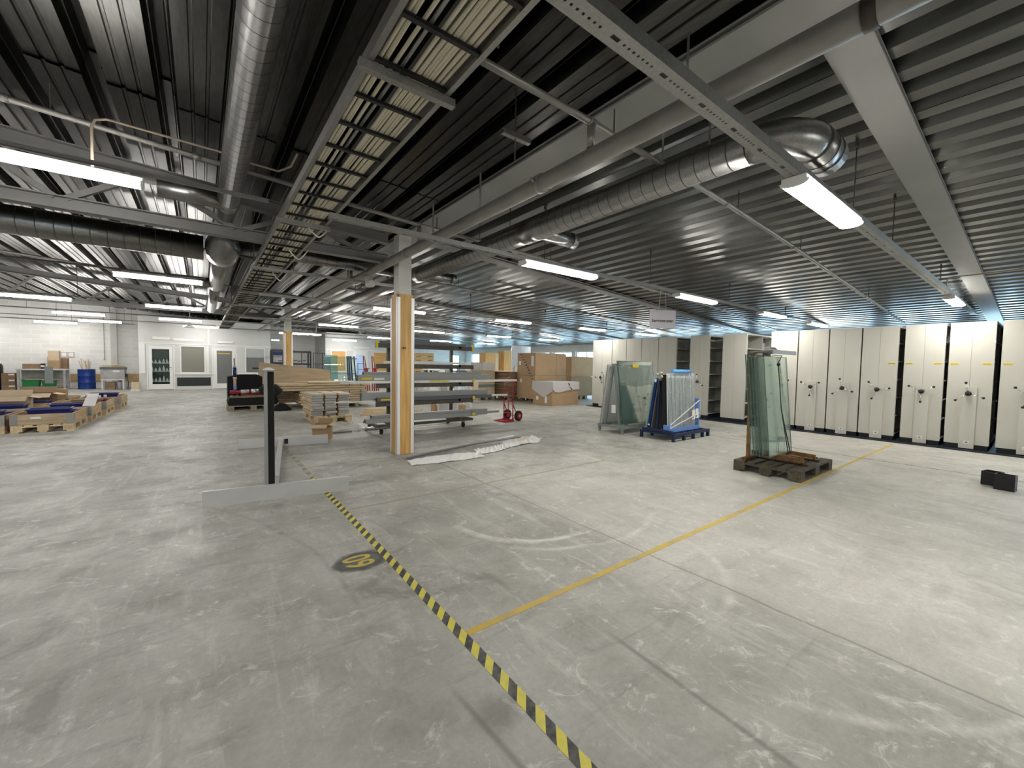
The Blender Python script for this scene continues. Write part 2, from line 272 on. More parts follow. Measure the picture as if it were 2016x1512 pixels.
# ------------------------------------------------------------------ mesh builder
class MB:
    def __init__(s): s.v = []; s.f = []; s.sm = []
    def add(s, vs_, fs, smooth=False):
        o = len(s.v); s.v += [tuple(v) for v in vs_]; s.f += [tuple(o+i for i in f) for f in fs]; s.sm += [smooth]*len(fs); return s
    def box(s, x0, x1, y0, y1, z0, z1):
        return s.add([(x0,y0,z0),(x1,y0,z0),(x1,y1,z0),(x0,y1,z0),(x0,y0,z1),(x1,y0,z1),(x1,y1,z1),(x0,y1,z1)],
                     [(0,3,2,1),(4,5,6,7),(0,1,5,4),(1,2,6,5),(2,3,7,6),(3,0,4,7)])
    def cbox(s, c, d): return s.box(c[0]-d[0]/2, c[0]+d[0]/2, c[1]-d[1]/2, c[1]+d[1]/2, c[2]-d[2]/2, c[2]+d[2]/2)
    def obox(s, mtx, d):
        b = MB().cbox((0,0,0), d); return s.add([mtx @ Vector(v) for v in b.v], b.f)
    def bar(s, p0, p1, w_, h_, upv=(0,0,1)):
        p0, p1 = Vector(p0), Vector(p1); d = (p1-p0); L = d.length; d.normalize(); u = Vector(upv)
        x = d.cross(u)
        if x.length < 1e-4: x = d.cross(Vector((0,1,0)))
        x.normalize(); u = x.cross(d); m_ = Matrix((( d.x, x.x, u.x, 0),(d.y, x.y, u.y, 0),(d.z, x.z, u.z, 0),(0,0,0,1))); m_.translation = (p0+p1)/2
        return s.obox(m_, (L, w_, h_))
    def tube(s, pts, r, n=12, cap=True, smooth=True):
        P = [Vector(p) for p in pts]; k = len(P); rs = r if isinstance(r, (list, tuple)) else [r]*k
        u = None; base = len(s.v)
        for i in range(k):
            d = (P[min(i+1,k-1)]-P[max(i-1,0)]).normalized()
            if u is None:
                u = d.cross(Vector((0,0,1)));  u = u if u.length > 1e-3 else d.cross(Vector((0,1,0)))
            u = (u - d*u.dot(d)).normalized(); v_ = d.cross(u)
            for j in range(n):
                a = 2*math.pi*j/n; s.v.append(tuple(P[i]+(u*math.cos(a)+v_*math.sin(a))*rs[i]))
        for i in range(k-1):
            for j in range(n):
                a, b_ = base+i*n+j, base+i*n+(j+1)%n; s.f.append((a, b_, b_+n, a+n)); s.sm.append(smooth)
        if cap:
            s.f.append(tuple(base+j for j in reversed(range(n)))); s.sm.append(False)
            s.f.append(tuple(base+(k-1)*n+j for j in range(n))); s.sm.append(False)
        return s
    def cyl(s, p0, p1, r, n=14): return s.tube([p0, p1], r, n)
    def prism(s, poly, axis, a, b_):
        """poly in the two other axes, extruded along axis"""
        k = len(poly); mk = {'X': lambda t, p: (t, p[0], p[1]), 'Y': lambda t, p: (p[0], t, p[1]), 'Z': lambda t, p: (p[0], p[1], t)}[axis]
        vs_ = [mk(a, p) for p in poly]+[mk(b_, p) for p in poly]
        fs = [tuple(range(k)), tuple(range(2*k-1, k-1, -1))]+[(i, i+k, (i+1) % k+k, (i+1) % k) for i in range(k)]
        return s.add(vs_, fs)
    def sphere(s, c, r, n=8, m_=6, sc=(1,1,1)):
        vs_ = []; fs = []
        for i in range(m_+1):
            t = math.pi*i/m_
            for j in range(n):
                p = 2*math.pi*j/n; vs_.append((c[0]+r*sc[0]*math.sin(t)*math.cos(p), c[1]+r*sc[1]*math.sin(t)*math.sin(p), c[2]+r*sc[2]*math.cos(t)))
        for i in range(m_):
            for j in range(n): fs.append((i*n+j, (i+1)*n+j, (i+1)*n+(j+1) % n, i*n+(j+1) % n))
        return s.add(vs_, fs, True)
    def lathe(s, prof, n=16, c=(0,0,0), smooth=True):
        vs_ = []; fs = []; k = len(prof)
        for r_, z in prof:
            for j in range(n): a = 2*math.pi*j/n; vs_.append((c[0]+r_*math.cos(a), c[1]+r_*math.sin(a), c[2]+z))
        for i in range(k-1):
            for j in range(n): fs.append((i*n+j, i*n+(j+1) % n, (i+1)*n+(j+1) % n, (i+1)*n+j))
        s.add(vs_, fs, smooth); s.f.append(tuple(len(s.v)-n*k+j for j in reversed(range(n)))); s.sm.append(False)
        s.f.append(tuple(len(s.v)-n+j for j in range(n))); s.sm.append(False); return s
    def mesh(s, name, m_):
        me = bpy.data.meshes.new(name); me.from_pydata(s.v, [], s.f); me.update()
        me.polygons.foreach_set('use_smooth', s.sm)
        for q in (m_ if isinstance(m_, (list, tuple)) else [m_]): me.materials.append(M[q] if isinstance(q, str) else q)
        return me
    def build(s, name, m_, parent=None, loc=None, rot=None):
        return link(name, s.mesh(name, m_), parent, loc, rot)
def link(name, me, parent=None, loc=None, rot=None):
    o = bpy.data.objects.new(name, me); COL.objects.link(o)
    if parent: o.parent = parent
    if loc is not None: o.location = loc
    if rot is not None: o.rotation_euler = rot
    return o
def tag(o, label, cat, group=None):
    o['label'] = label; o['category'] = cat
    if group: o['group'] = group
    return o
def thing(name, label, cat, loc=(0,0,0), rz=0, group=None, rot=None):
    o = link(name, None, None, loc, rot if rot else (0, 0, rz)); o.empty_display_size = 0.1; return tag(o, label, cat, group)
def struct(o): o['kind'] = 'structure'; return o
def dup(root, loc=None, rz=None, label=None, group=None, name=None):
    def rec(o, p):
        c = o.copy(); COL.objects.link(c); c.parent = p
        for ch in kids.get(o.name, []): rec(ch, c)
        return c
    kids = {}
    for o in COL.objects:
        if o.parent: kids.setdefault(o.parent.name, []).append(o)
    r_ = rec(root, None)
    if loc is not None: r_.location = loc
    if rz is not None: r_.rotation_euler = (0, 0, rz)
    if label: r_['label'] = label
    if group: r_['group'] = group
    if name: r_.name = name
    return r_
ORD = ['first', 'second', 'third', 'fourth', 'fifth', 'sixth', 'seventh', 'eighth', 'ninth', 'tenth', 'eleventh', 'twelfth']
def roof(x): return 3.58-0.066*x      # underside of the deck's low flanges
# ================================================================== THE HALL
X0, X1, YN, YF = -10.0, 16.0, -6.0, 27.0
fl = struct(MB().box(X0-0.3, X1+0.3, YN-0.3, YF+0.3, -0.25, 0.0).build('floor', 'concrete'))
# --- ceiling slab with profiled deck sheets hung under it
cs = MB(); e = 0.34
cs.add([(X0-.3, YN-.3, roof(X0)+e), (X1+.3, YN-.3, roof(X1)+e), (X1+.3, YF+.3, roof(X1)+e), (X0-.3, YF+.3, roof(X0)+e),
        (X0-.3, YN-.3, roof(X0)+e+.15), (X1+.3, YN-.3, roof(X1)+e+.15), (X1+.3, YF+.3, roof(X1)+e+.15), (X0-.3, YF+.3, roof(X0)+e+.15)],
       [(0,3,2,1),(4,5,6,7),(0,1,5,4),(1,2,6,5),(2,3,7,6),(3,0,4,7)])
ceil = struct(cs.build('ceiling', 'steel_grey'))
def deck_mesh(name, prof, reps, per, L, m_='deck', slope=-0.066):
    """folded sheet: profile (x,z) over one period, repeated, extruded along Y"""
    pts = []
    for k in range(reps):
        for x, z in prof: pts.append((x+k*per, z))
    pts.append((reps*per, prof[0][1]))
    n = len(pts); vs_ = [(x, 0, z+slope*x) for x, z in pts]+[(x, L, z+slope*x) for x, z in pts]
    return MB().add(vs_, [(i, i+1, i+1+n, i+n) for i in range(n-1)]).mesh(name, m_)
PL = 0.445
prof_l = [(0, 0), (0.085, 0), (0.092, 0.014), (0.108, 0.014), (0.115, 0), (0.185, 0), (0.192, 0.014), (0.208, 0.014), (0.215, 0), (0.300, 0),
          (0.322, 0.10), (0.329, 0.10), (0.345, 0.205), (0.400, 0.205), (0.416, 0.10), (0.423, 0.10)]
PR = 0.283
prof_r = [(0, 0), (0.120, 0), (0.150, 0.085), (0.185, 0.085), (0.192, 0.078), (0.204, 0.078), (0.211, 0.085), (0.248, 0.085), (0.278, 0.0)]
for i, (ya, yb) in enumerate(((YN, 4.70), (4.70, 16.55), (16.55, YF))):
    me = deck_mesh('deck_sheet', prof_l, 2, PL, yb-ya+0.05, 'deck_old_dim')
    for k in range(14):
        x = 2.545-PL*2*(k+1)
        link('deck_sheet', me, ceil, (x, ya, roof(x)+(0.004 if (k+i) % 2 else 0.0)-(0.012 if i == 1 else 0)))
for i, (ya, yb) in enumerate(((YN, 0.82), (0.82, 6.16), (6.16, 11.4), (11.4, 16.6), (16.6, YF))):
    me = deck_mesh('deck_sheet', prof_r, 3, PR, yb-ya+0.03)
    for k in range(16):
        x = 2.52+PR*3*k
        link('deck_sheet', me, ceil, (x, ya, roof(x)+(0.003 if (k+i) % 2 else 0.0)))
# --- outer walls
def wall_y(name, y0, y1, xa, xb, m_, z0=0.0, top=0.34):
    return MB().add([(xa,y0,z0),(xb,y0,z0),(xb,y1,z0),(xa,y1,z0),(xa,y0,roof(xa)+top),(xb,y0,roof(xb)+top),(xb,y1,roof(xb)+top),(xa,y1,roof(xa)+top)],
                    [(0,3,2,1),(4,5,6,7),(0,1,5,4),(1,2,6,5),(2,3,7,6),(3,0,4,7)])
# far wall with a glazed door opening near the right corner (X 14.70-15.62)
fwl = MB()
def seg(xa, xb, z0=0.0, z1=None):
    a, b_ = (roof(xa)+.34, roof(xb)+.34) if z1 is None else (z1, z1)
    fwl.add([(xa,YF,z0),(xb,YF,z0),(xb,YF+.3,z0),(xa,YF+.3,z0),(xa,YF,a),(xb,YF,b_),(xb,YF+.3,b_),(xa,YF+.3,a)], [(0,3,2,1),(4,5,6,7),(0,1,5,4),(1,2,6,5),(2,3,7,6),(3,0,4,7)])
seg(X0, 14.70); seg(15.62, X1); seg(14.70, 15.62, 2.12)
struct(fwl.build('wall_far', 'block_wall'))
struct(wall_y('wall_near', YN-.3, YN, X0, X1, 'white_wall').build('wall_near', 'white_wall'))
struct(MB().box(X0-.3, X0, YN, YF, 0, roof(X0)+.3).build('wall_left', 'white_wall'))
# right wall, ribbon of windows between piers
wr = MB(); WZ0, WZ1 = 0.55, 2.18
wr.box(X1, X1+.3, YN, YF, 0, WZ0); wr.box(X1, X1+.3, YN, YF, WZ1, roof(X1)+.3)
wy = []
y = YN+0.4
while y+1.5 < YF-0.2:
    wy.append(y); y += 1.78
prev = YN
for y in wy: wr.box(X1, X1+.3, prev, y, WZ0, WZ1); prev = y+1.5
wr.box(X1, X1+.3, prev, YF, WZ0, WZ1)
struct(wr.build('wall_right', 'white_wall'))
def window_x(n_, y, z0, z1, wdt, x=X1+0.12):
    o = MB()
    for a, b_, c, d in ((y, y+.06, z0, z1), (y+wdt-.06, y+wdt, z0, z1), (y+.06, y+wdt-.06, z0, z0+.06), (y+.06, y+wdt-.06, z1-.06, z1), (y+wdt*.5-.025, y+wdt*.5+.025, z0+.06, z1-.06)): o.box(x-.03, x+.03, a, b_, c, d)
    fr = struct(o.build('window_%d' % n_, 'white'))
    for a in (y+.06, y+wdt*.5+.025): MB().box(x-.004, x+.004, a, a+wdt*.5-.085, z0+.06, z1-.06).build('pane', 'glass_clear', fr)
    MB().box(X1-.10, X1+.12, y-.03, y+wdt+.03, z0-.03, z0).build('window_sill', 'white', fr)
wn = 1
for y in wy: window_x(wn, y, WZ0, WZ1, 1.5); wn += 1
# glazed outer door in the far wall
d = MB()
for a, b_, c, e_ in ((14.70, 14.80, 0, 2.12), (15.52, 15.62, 0, 2.12), (14.80, 15.52, 2.02, 2.12), (14.80, 15.52, 0, 0.25), (14.80, 15.52, 1.02, 1.12)): d.box(a, b_, YF+.06, YF+.12, c, e_)
dr = struct(d.build('door_1', 'cyan_paint'))
MB().box(14.80, 15.52, YF+.085, YF+.095, 1.12, 2.02).build('pane', 'glass_clear', dr); MB().box(14.80, 15.52, YF+.085, YF+.095, .25, 1.02).build('pane', 'glass_clear', dr)
MB().box(14.86, 14.90, YF+.02, YF+.06, 1.02, 1.16).build('door_handle', 'chrome', dr)
# wooden kick boards along the block wall
for n_, (xa, xb) in enumerate(((-4.75, -3.62), (-3.3, -2.32))):
    b_ = struct(MB().box(xa, xb, YF-.03, YF, 0.30, 0.66).build('baseboard_far_%d' % (n_+1), 'pine_collar'))
# --- office partitions
OY = 24.40
def front(name, xa, xb, holes, ztop, m_='white'):
    """wall at Y=OY..OY+.12 with rectangular holes (x0,x1,z0,z1)"""
    o = MB(); xs = sorted({xa, xb} | {h[0] for h in holes} | {h[1] for h in holes})
    for a, b_ in zip(xs, xs[1:]):
        h = [q for q in holes if q[0] <= a and q[1] >= b_]
        if not h: o.box(a, b_, OY, OY+.12, 0, ztop)
        else:
            if h[0][2] > 0: o.box(a, b_, OY, OY+.12, 0, h[0][2])
            o.box(a, b_, OY, OY+.12, h[0][3], ztop)
    o.box(xa, xa+.12, OY+.12, YF, 0, ztop); o.box(xb-.12, xb, OY+.12, YF, 0, ztop)
    return struct(o.build(name, m_))
H1 = [(-1.94, -0.97, 0, 2.05), (-0.78, 0.17, 0.75, 2.05), (0.42, 1.40, 0, 2.05), (1.75, 2.62, 0.75, 2.05)]
of1 = front('wall_office_left', -2.20, 2.86, H1, 3.30, 'white_wall')
H2 = [(5.78, 6.62, 0.85, 2.05), (6.96, 7.83, 0, 2.05), (8.13, 9.03, 0.85, 2.05)]
of2 = front('wall_office_right', 5.50, 9.60, H2, 3.05, 'white_wall')
def trim(n_, boxes, m_='white'):
    o = MB()
    for b_ in boxes: o.box(*b_)
    return struct(o.build('trim_%d' % n_, m_))
trim(1, [(-2.20, 2.86, OY-.03, OY, 2.08, 2.13), (-.92, .38, OY-.05, OY, 0.70, 0.75), (1.45, 2.86, OY-.05, OY, 0.70, 0.75), (-2.18, -1.98, OY-.04, OY, .75, 2.07), (.20, .30, OY-.02, OY, .75, 2.07)])
trim(2, [(5.50, 9.60, OY-.03, OY, 2.08, 2.12), (5.50, 6.90, OY-.05, OY, 0.80, 0.85), (7.95, 9.60, OY-.05, OY, 0.80, 0.85)])
trim(3, [(-.90, .36, OY-.012, OY, 0.16, 0.56), (1.62, 2.76, OY-.012, OY, 0.16, 0.56)], 'dark_panel')
trim(4, [(-1.72, -1.12, OY-.06, OY, 2.28, 2.40), (-1.0, 0.1, OY-.02, OY, 2.26, 2.36), (.66, 1.26, OY-.07, OY, 2.22, 2.32), (7.0, 7.9, OY-.07, OY, 2.2, 2.3)], 'white')
trim(6, [(-3.38, -3.16, 26.78, YF-.001, 0, 3.70)], 'white_wall')
trim(5, [(.26, .34, OY-.05, OY, 2.13, 2.95), (.24, .30, OY-.03, OY, .75, 2.10)], 'white')
def office_door(n_, xa, xb, pane_m, bits=None):
    o = MB(); z1 = 2.05
    for a, b_, c, e_ in ((xa, xa+.05, 0, z1), (xb-.05, xb, 0, z1), (xa+.05, xb-.05, z1-.05, z1)): o.box(a, b_, OY-.02, OY+.10, c, e_)
    dr = struct(o.build('door_%d' % n_, 'white'))
    l_ = MB(); a, b_ = xa+.055, xb-.055
    for q in ((a, a+.13, .02, z1-.055), (b_-.13, b_, .02, z1-.055), (a+.13, b_-.13, .02, .26), (a+.13, b_-.13, z1-.20, z1-.055)): l_.box(q[0], q[1], OY+.0, OY+.045, q[2], q[3])
    lf = l_.build('door_leaf', 'white', dr)
    MB().box(a+.13, b_-.13, OY+.018, OY+.026, .26, z1-.20).build('pane', pane_m, lf)
    MB().cyl((b_-.06, OY, 1.02), (b_-.06, OY-.05, 1.02), .012, 8).bar((b_-.06, OY-.05, 1.02), (b_-.18, OY-.05, 1.02), .018, .018).build('door_handle', 'dark_iron', lf)
    return dr
d2 = office_door(2, -1.94, -0.97, 'glass_clear'); d3 = office_door(3, 0.42, 1.40, 'grey_panel'); d4 = office_door(4, 6.96, 7.83, 'blue_glass')
MB().box(.64, 1.14, OY+.012, OY+.017, 1.70, 1.73).build('label_strip', 'yellow_label', d3)
def office_window(n_, xa, xb, z0, z1, m_):
    o = MB()
    for a, b_, c, e_ in ((xa, xa+.05, z0, z1), (xb-.05, xb, z0, z1), (xa+.05, xb-.05, z0, z0+.05), (xa+.05, xb-.05, z1-.05, z1)): o.box(a, b_, OY-.02, OY+.10, c, e_)
    wo = struct(o.build('window_%d' % n_, 'white')); MB().box(xa+.05, xb-.05, OY+.03, OY+.04, z0+.05, z1-.05).build('pane', m_, wo); return wo
w1 = office_window(wn, -.78, .17, .75, 2.05, 'olive_panel'); w2 = office_window(wn+1, 1.75, 2.62, .75, 2.05, 'grey_panel')
MB().box(1.80, 2.57, OY+.010, OY+.026, 1.55, 2.0).build('roller_blind', 'blind', w2)
office_window(wn+2, 5.78, 6.62, .85, 2.05, 'orange_board'); office_window(wn+3, 8.13, 9.03, .85, 2.05, 'orange_board')
# shelved cupboard behind the glazed office door, with its bottles
sc = thing('wall_shelf', 'white bottle shelves standing behind the glazed office door', 'shelf', (-1.455, OY+.20, 0))
MB().box(-.46, .46, .20, .22, .02, 2.0).build('back_panel', 'dark_panel', sc)
for z in (.36, .83, 1.20): MB().box(-.42, .42, 0, .20, z, z+.03).build('shelf', 'white', sc)
for s_ in (-.44, .44): MB().box(s_-.02, s_+.02, 0, .20, .02, 2.0).build('side_panel', 'white', sc)
bm = MB().lathe([(.035, 0), (.045, .01), (.045, .09), (.018, .13), (.018, .17)], 8).mesh('bottle', 'white')
for r_, (z, nm) in enumerate(((.39, 'bottom'), (.86, 'middle'), (1.23, 'top'))):
    xs = [-.33, -.2, -.06, .08, .2, .32]
    for k, x in enumerate(xs):
        o = link('bottle', bm, None, (-1.455+x, OY+.29, z), (0, 0, 0)); o.scale = (1, 1, random.choice((.8, 1.0, 1.4)))
        tag(o, 'white plastic bottle, %s from the left on the %s shelf behind the glazed door' % (ORD[k], nm), 'bottle', 'bottles behind the glazed office door')
# ================================================================== STEEL FRAME
def i_beam(name, label, p0, p1, wf, hh, m_, cat='beam'):
    """I section from p0 to p1 (points on the centre of the lower flange's underside)"""
    t = thing(name, label, cat, p0); v = Vector(p1)-Vector(p0)
    MB().bar((0,0,.008), (v.x, v.y, v.z+.008), wf, .016).build('lower_flange', m_, t)
    MB().bar((0,0,hh/2), (v.x, v.y, v.z+hh/2), .014, hh-.034).build('web', m_, t)
    MB().bar((0,0,hh-.008), (v.x, v.y, v.z+hh-.008), wf, .016).build('upper_flange', m_, t)
    return t
def bz(x): return 3.53-0.066*x
for yc, lab in ((0.815, 'wide grey sloping roof beam nearest the camera, at the top right'), (6.16, 'grey sloping roof beam that leaves the near timber-clad column to the right'),
                (11.4, 'grey sloping roof beam halfway between the two timber-clad columns'), (16.6, 'grey sloping roof beam meeting the far timber-clad column')):
    i_beam('roof_beam', lab, (2.80, yc, bz(2.80)), (15.98, yc, bz(15.98)), .235, .05, 'beam_grey')
gz = bz(2.62)-.02
i_beam('girder', 'long grey girder under the roof deck above both timber-clad columns', (2.63, YN+.02, gz), (2.63, YF-.02, gz), .32, .055, 'beam_grey')
def truss(y, lab):
    t = thing('roof_truss', lab, 'truss', (0, y, 0)); xl = X0+.02; xr = 2.28
    def tz(x): return 3.335-0.066*x
    def chord(name, za, zb, hh):
        o = t
        p = MB()
        a, b_ = Vector((xl, 0, za)), Vector((xr, 0, zb))
        p.bar(a+Vector((0,0,.006)), b_+Vector((0,0,.006)), .13, .012); p.bar(a+Vector((0,0,hh-.006)), b_+Vector((0,0,hh-.006)), .13, .012); p.bar(a+Vector((0,0,hh/2)), b_+Vector((0,0,hh/2)), .012, hh-.024)
        return p.build(name, 'steel_grey', t)
    chord('top_chord', tz(xl), tz(xr), .16); chord('bottom_chord', 2.90, 2.90, .13)
    x = 1.85; upn = True
    while x > xl+.6:
        a = (x, 0, 3.02); b_ = (x-.68, 0, tz(x-.68)+.02)
        MB().bar(a, b_, .055, .055).build('diagonal', 'steel_grey', t)
        MB().bar((x-.86, 0, tz(x-.86)+.02), (x-1.42, 0, 3.02), .055, .055).build('diagonal', 'steel_grey', t)
        x -= 1.50
    return t
truss(6.16, 'grey lattice roof truss on the left, in line with the near column')
truss(16.60, 'grey lattice roof truss on the left, in line with the far column')
def column(y, lab):
    t = thing('column', lab, 'column', (2.485, y, 0))
    MB().box(-.10, .10, -.10, .10, 0.0, gz-.002).build('steel_post', 'white_post', t)
    h = 2.44
    for a, b_, c, e_ in ((-.135, .135, -.135, -.105), (-.135, .135, .105, .135)): MB().box(a+.03, b_-.03, c, e_, .003, h).build('cladding_board', 'column_wood', t)
    for a in (-.135, .105): MB().box(a, a+.03, -.105, .105, .003, h).build('cladding_board', 'column_wood', t)
    for sx in (-1, 1):
        for sy in (-1, 1):
            x, y_ = sx*.138, sy*.138
            MB().box(min(x, x-sx*.05), max(x, x-sx*.05), min(y_, y_-sy*.003), max(y_, y_-sy*.003), .004, h-.05).box(min(x, x-sx*.003), max(x, x-sx*.003), min(y_, y_-sy*.05), max(y_, y_-sy*.05), .004, h-.05).build('corner_guard', 'alu_bright', t)
    return t
c1 = column(6.09, 'near column clad in orange timber with bright metal corner guards')
MB().box(-.045, -.012, -.175, -.138, 1.62, 1.64).build('bracket', 'dark_iron', c1)
column(16.55, 'far column clad in orange timber, standing behind the leaning plywood board')
# ================================================================== PIPES AND DUCTS
def ang_pts(a, b_, c, n=8):
    """quarter arc from a to c around corner b"""
    a, b_, c = Vector(a), Vector(b_), Vector(c); o = a+c-b_
    return [o+(a-o)*math.cos(t*math.pi/2/n)+(c-o)*math.sin(t*math.pi/2/n) for t in range(n+1)]
PX, PZ, PRD = 2.26, 2.90, .063
dp = thing('drain_pipe', 'thick grey drain pipe running under the girder past the columns', 'pipe', (PX, YN, PZ))
MB().tube([(0, .01, 0), (0, 23.6-YN, 0)], PRD, 18).build('pipe_run', 'pipe_grey', dp)
for yy in (2.62, 7.75, 12.9):
    MB().tube([(0, yy-.03-YN, 0), (0, yy+.03-YN, 0)], PRD+.012, 18).cyl((-PRD-.01, yy-YN, 0), (-PRD-.05, yy-YN, .01), .014, 8).cyl((PRD+.01, yy-YN, 0), (PRD+.05, yy-YN, .0), .014, 8).build('coupling', 'pipe_grey', dp)
for yy in (.50, 5.35): MB().tube([(0, yy-YN, 0), (0, yy+.05-YN, 0)], PRD+.006, 18).build('seam_ring', 'dark_iron' if yy < 2 else 'pipe_grey', dp)
MB().tube([(0, 6.98-YN, -.03), (0, 6.98-YN, -.20), (.0, 6.84-YN, -.20)], .058, 14).build('capped_branch', 'white_post', dp)
for yy in (1.35, 3.55, 4.6, 8.2): MB().bar((0, yy-YN, PRD), (0, yy-YN, .42), .022, .004).build('hanger_strap', 'galv', dp)
def spr(name, lab, y, pts, risers=()):
    t = thing(name, lab, 'pipe', (pts[0][0], y, pts[0][1])); ox, oz = pts[0]
    MB().tube([(x-ox, 0, z-oz) for x, z in pts], .024, 10).build('pipe_run', 'pipe_dark', t)
    for x, z in pts[1:-1:1]:
        MB().tube([(x-ox-.03, 0, z-oz), (x-ox+.03, 0, z-oz)], .031, 10).build('coupling', 'pipe_dark', t)
        MB().bar((x-ox+.25, 0, z-oz-.01), (x-ox+.25, 0, roof(x+.25)-oz+.01), .008, .008, (0,1,0)).build('hanger_rod', 'dark_iron', t)
    for x, za, zb in risers: MB().tube([(x-ox, 0, za-oz), (x-ox, 0, zb-oz)], .030, 10).build('riser', 'pipe_dark', t)
    return t
spr('sprinkler_pipe', 'thin sprinkler pipe crossing above the thick drain pipe, nearest the camera', 2.08, [(1.30, 3.16), (2.26, 3.15), (4.3, 3.08), (6.1, 2.98), (9.5, 2.73), (12.9, 2.50)], [(2.26, 2.966, 3.14)])
spr('sprinkler_pipe', 'thin sprinkler pipe crossing just in front of the near timber-clad column', 5.0, [(1.35, 3.23), (2.26, 3.18), (4.3, 3.11), (7.6, 2.97), (10.3, 2.85), (13.7, 2.55)], [(2.26, 2.966, 3.17)])
spr('sprinkler_pipe', 'thin sprinkler pipe in the bay just behind the near timber-clad column', 8.0, [(1.35, 3.22), (2.26, 3.17), (4.3, 3.10), (7.6, 2.95), (10.3, 2.82), (13.7, 2.56)], [(2.26, 2.966, 3.16)])
spr('sprinkler_pipe', 'thin sprinkler pipe far back, above the long lumber stack', 12.6, [(1.35, 3.22), (2.26, 3.17), (4.3, 3.10), (7.6, 2.95), (10.3, 2.82), (13.7, 2.56)])
spr('sprinkler_pipe', 'thin grey pipe crossing the left bay under the roof sheets', 5.05, [(-8.0, 3.88), (-1.2, 3.42), (0.0, 3.345), (0.9, 3.30)])
spr('sprinkler_pipe', 'thin grey pipe in the left bay beyond the near truss', 8.6, [(-8.0, 3.62), (-4.0, 3.47), (-1.2, 3.29), (0.9, 3.19)])
spr('sprinkler_pipe', 'thin grey pipe in the left bay close before the far truss', 12.2, [(-8.0, 3.62), (-4.0, 3.47), (-1.2, 3.29), (0.9, 3.19)])
cb = thing('cable_loop', 'tan cable bent over the left bay pipe above the lamp', 'cable', (-.70, 4.93, 3.0))
MB().tube([(0, 0, 0), (.0, .02, .34), (.02, .03, .40), (.09, .03, .43), (.86, .0, .40), (1.14, -.02, .36), (1.36, -.05, .34), (1.45, -.2, .36), (1.47, -.42, .40)], .010, 8).build('cable_run', 'conduit_tan', cb)
def duct(t, pts, rad, rings=0.16, ring_m='dark_iron', n=20):
    """spiral duct: smooth tube and raised lock seams"""
    MB().tube(pts, rad, n).build('duct_run', 'duct', t)
    P = [Vector(p) for p in pts]
    if rings:
        d = (P[-1]-P[0]); L = d.length; d.normalize(); k = int(L/rings)
        me = MB().tube([-d*.003, d*.003], rad+.003, n, False).mesh('lock_seam', ring_m)
        for i in range(1, k): link('lock_seam', me, t, P[0]+d*(i*rings))
dl = thing('spiral_duct', 'spiral duct running along the left bay above the truss chord', 'duct', (0.27, YN, 3.17))
duct(dl, [(0, .02, 0), (0, 6.75-YN, 0)], .105, .115)
MB().tube([(0, 5.55-YN, 0), (0, 5.95-YN, 0)], .112, 20).build('sleeve', 'duct', dl)
MB().tube([(-.02, 5.62-YN, .0), (-.60, 5.62-YN, .0)], .105, 18).build('side_branch', 'duct', dl)
dc = thing('spiral_duct', 'thick spiral duct crossing behind the near left truss', 'duct', (-9.9, 7.30, 2.97))
duct(dc, [(0, 0, 0), (9.95, 0, 0)], .165, .15)
MB().tube([(10.17, -.42, .20), (10.17, -.22, .02), (10.17, .26, .02), (10.17, .42, .02)], [.112, .205, .205, .125], 24).build('tee_box', 'duct', dc)
MB().tube([(10.17, .42, .02), (10.17, 3.3, -.03)], .120, 18).build('far_branch', 'duct', dc)
MB().tube([(10.17, 3.3, -.03), (10.17, 8.4, -.03)], .100, 18).build('far_branch', 'duct', dc)
MB().tube([(10.10, 2.95, -.03), (9.45, 2.95, -.03)], .095, 18).build('side_branch', 'duct', dc)
duct(dc, [(10.36, .0, .09), (12.75, .0, .09)], .094, .15)
DX, DZ, DR = 3.12, 2.97, .122
da = thing('spiral_duct', 'spiral duct under the right roof with a bright elbow at its near end', 'duct', (DX, 1.30, DZ))
duct(da, [(0, .06, 0), (0, 15.0, 0)], DR, .118)
el = ang_pts((0, .06, 0), (0, -.22, 0), (.28, -.22, 0), 10)
MB().tube(el, DR+.004, 22).build('elbow', 'duct', da)
MB().tube([(.27, -.22, 0), (.60, -.22, 0)], DR+.010, 22).tube([(.40, -.22, 0), (.41, -.22, 0)], DR+.016, 22).tube([(.50, -.22, 0), (.51, -.22, 0)], DR+.016, 22).build('end_sleeve', 'duct', da)
for yy, L in ((2.42, .66), (5.50, .66)):
    MB().tube([(0, yy-.16, 0), (0, yy+.16, 0)], DR+.006, 22).build('saddle', 'duct', da)
    MB().tube([(.06, yy, 0), (L, yy, 0)], .088, 18).tube([(L-.08, yy, 0), (L, yy, 0)], .094, 18).build('side_branch', 'duct', da)
for yy in (.35, .75): MB().bar((-.02, yy, DR-.02), (-.02, yy, roof(DX)-DZ), .028, .003).build('hanger_strap', 'galv', da)
for yy in (2.9, 3.6, 6.4, 9.4): MB().cyl((0, yy, DR-.02), (0, yy, roof(DX)-DZ+.01), .005, 6).build('hanger_rod', 'dark_iron', da)
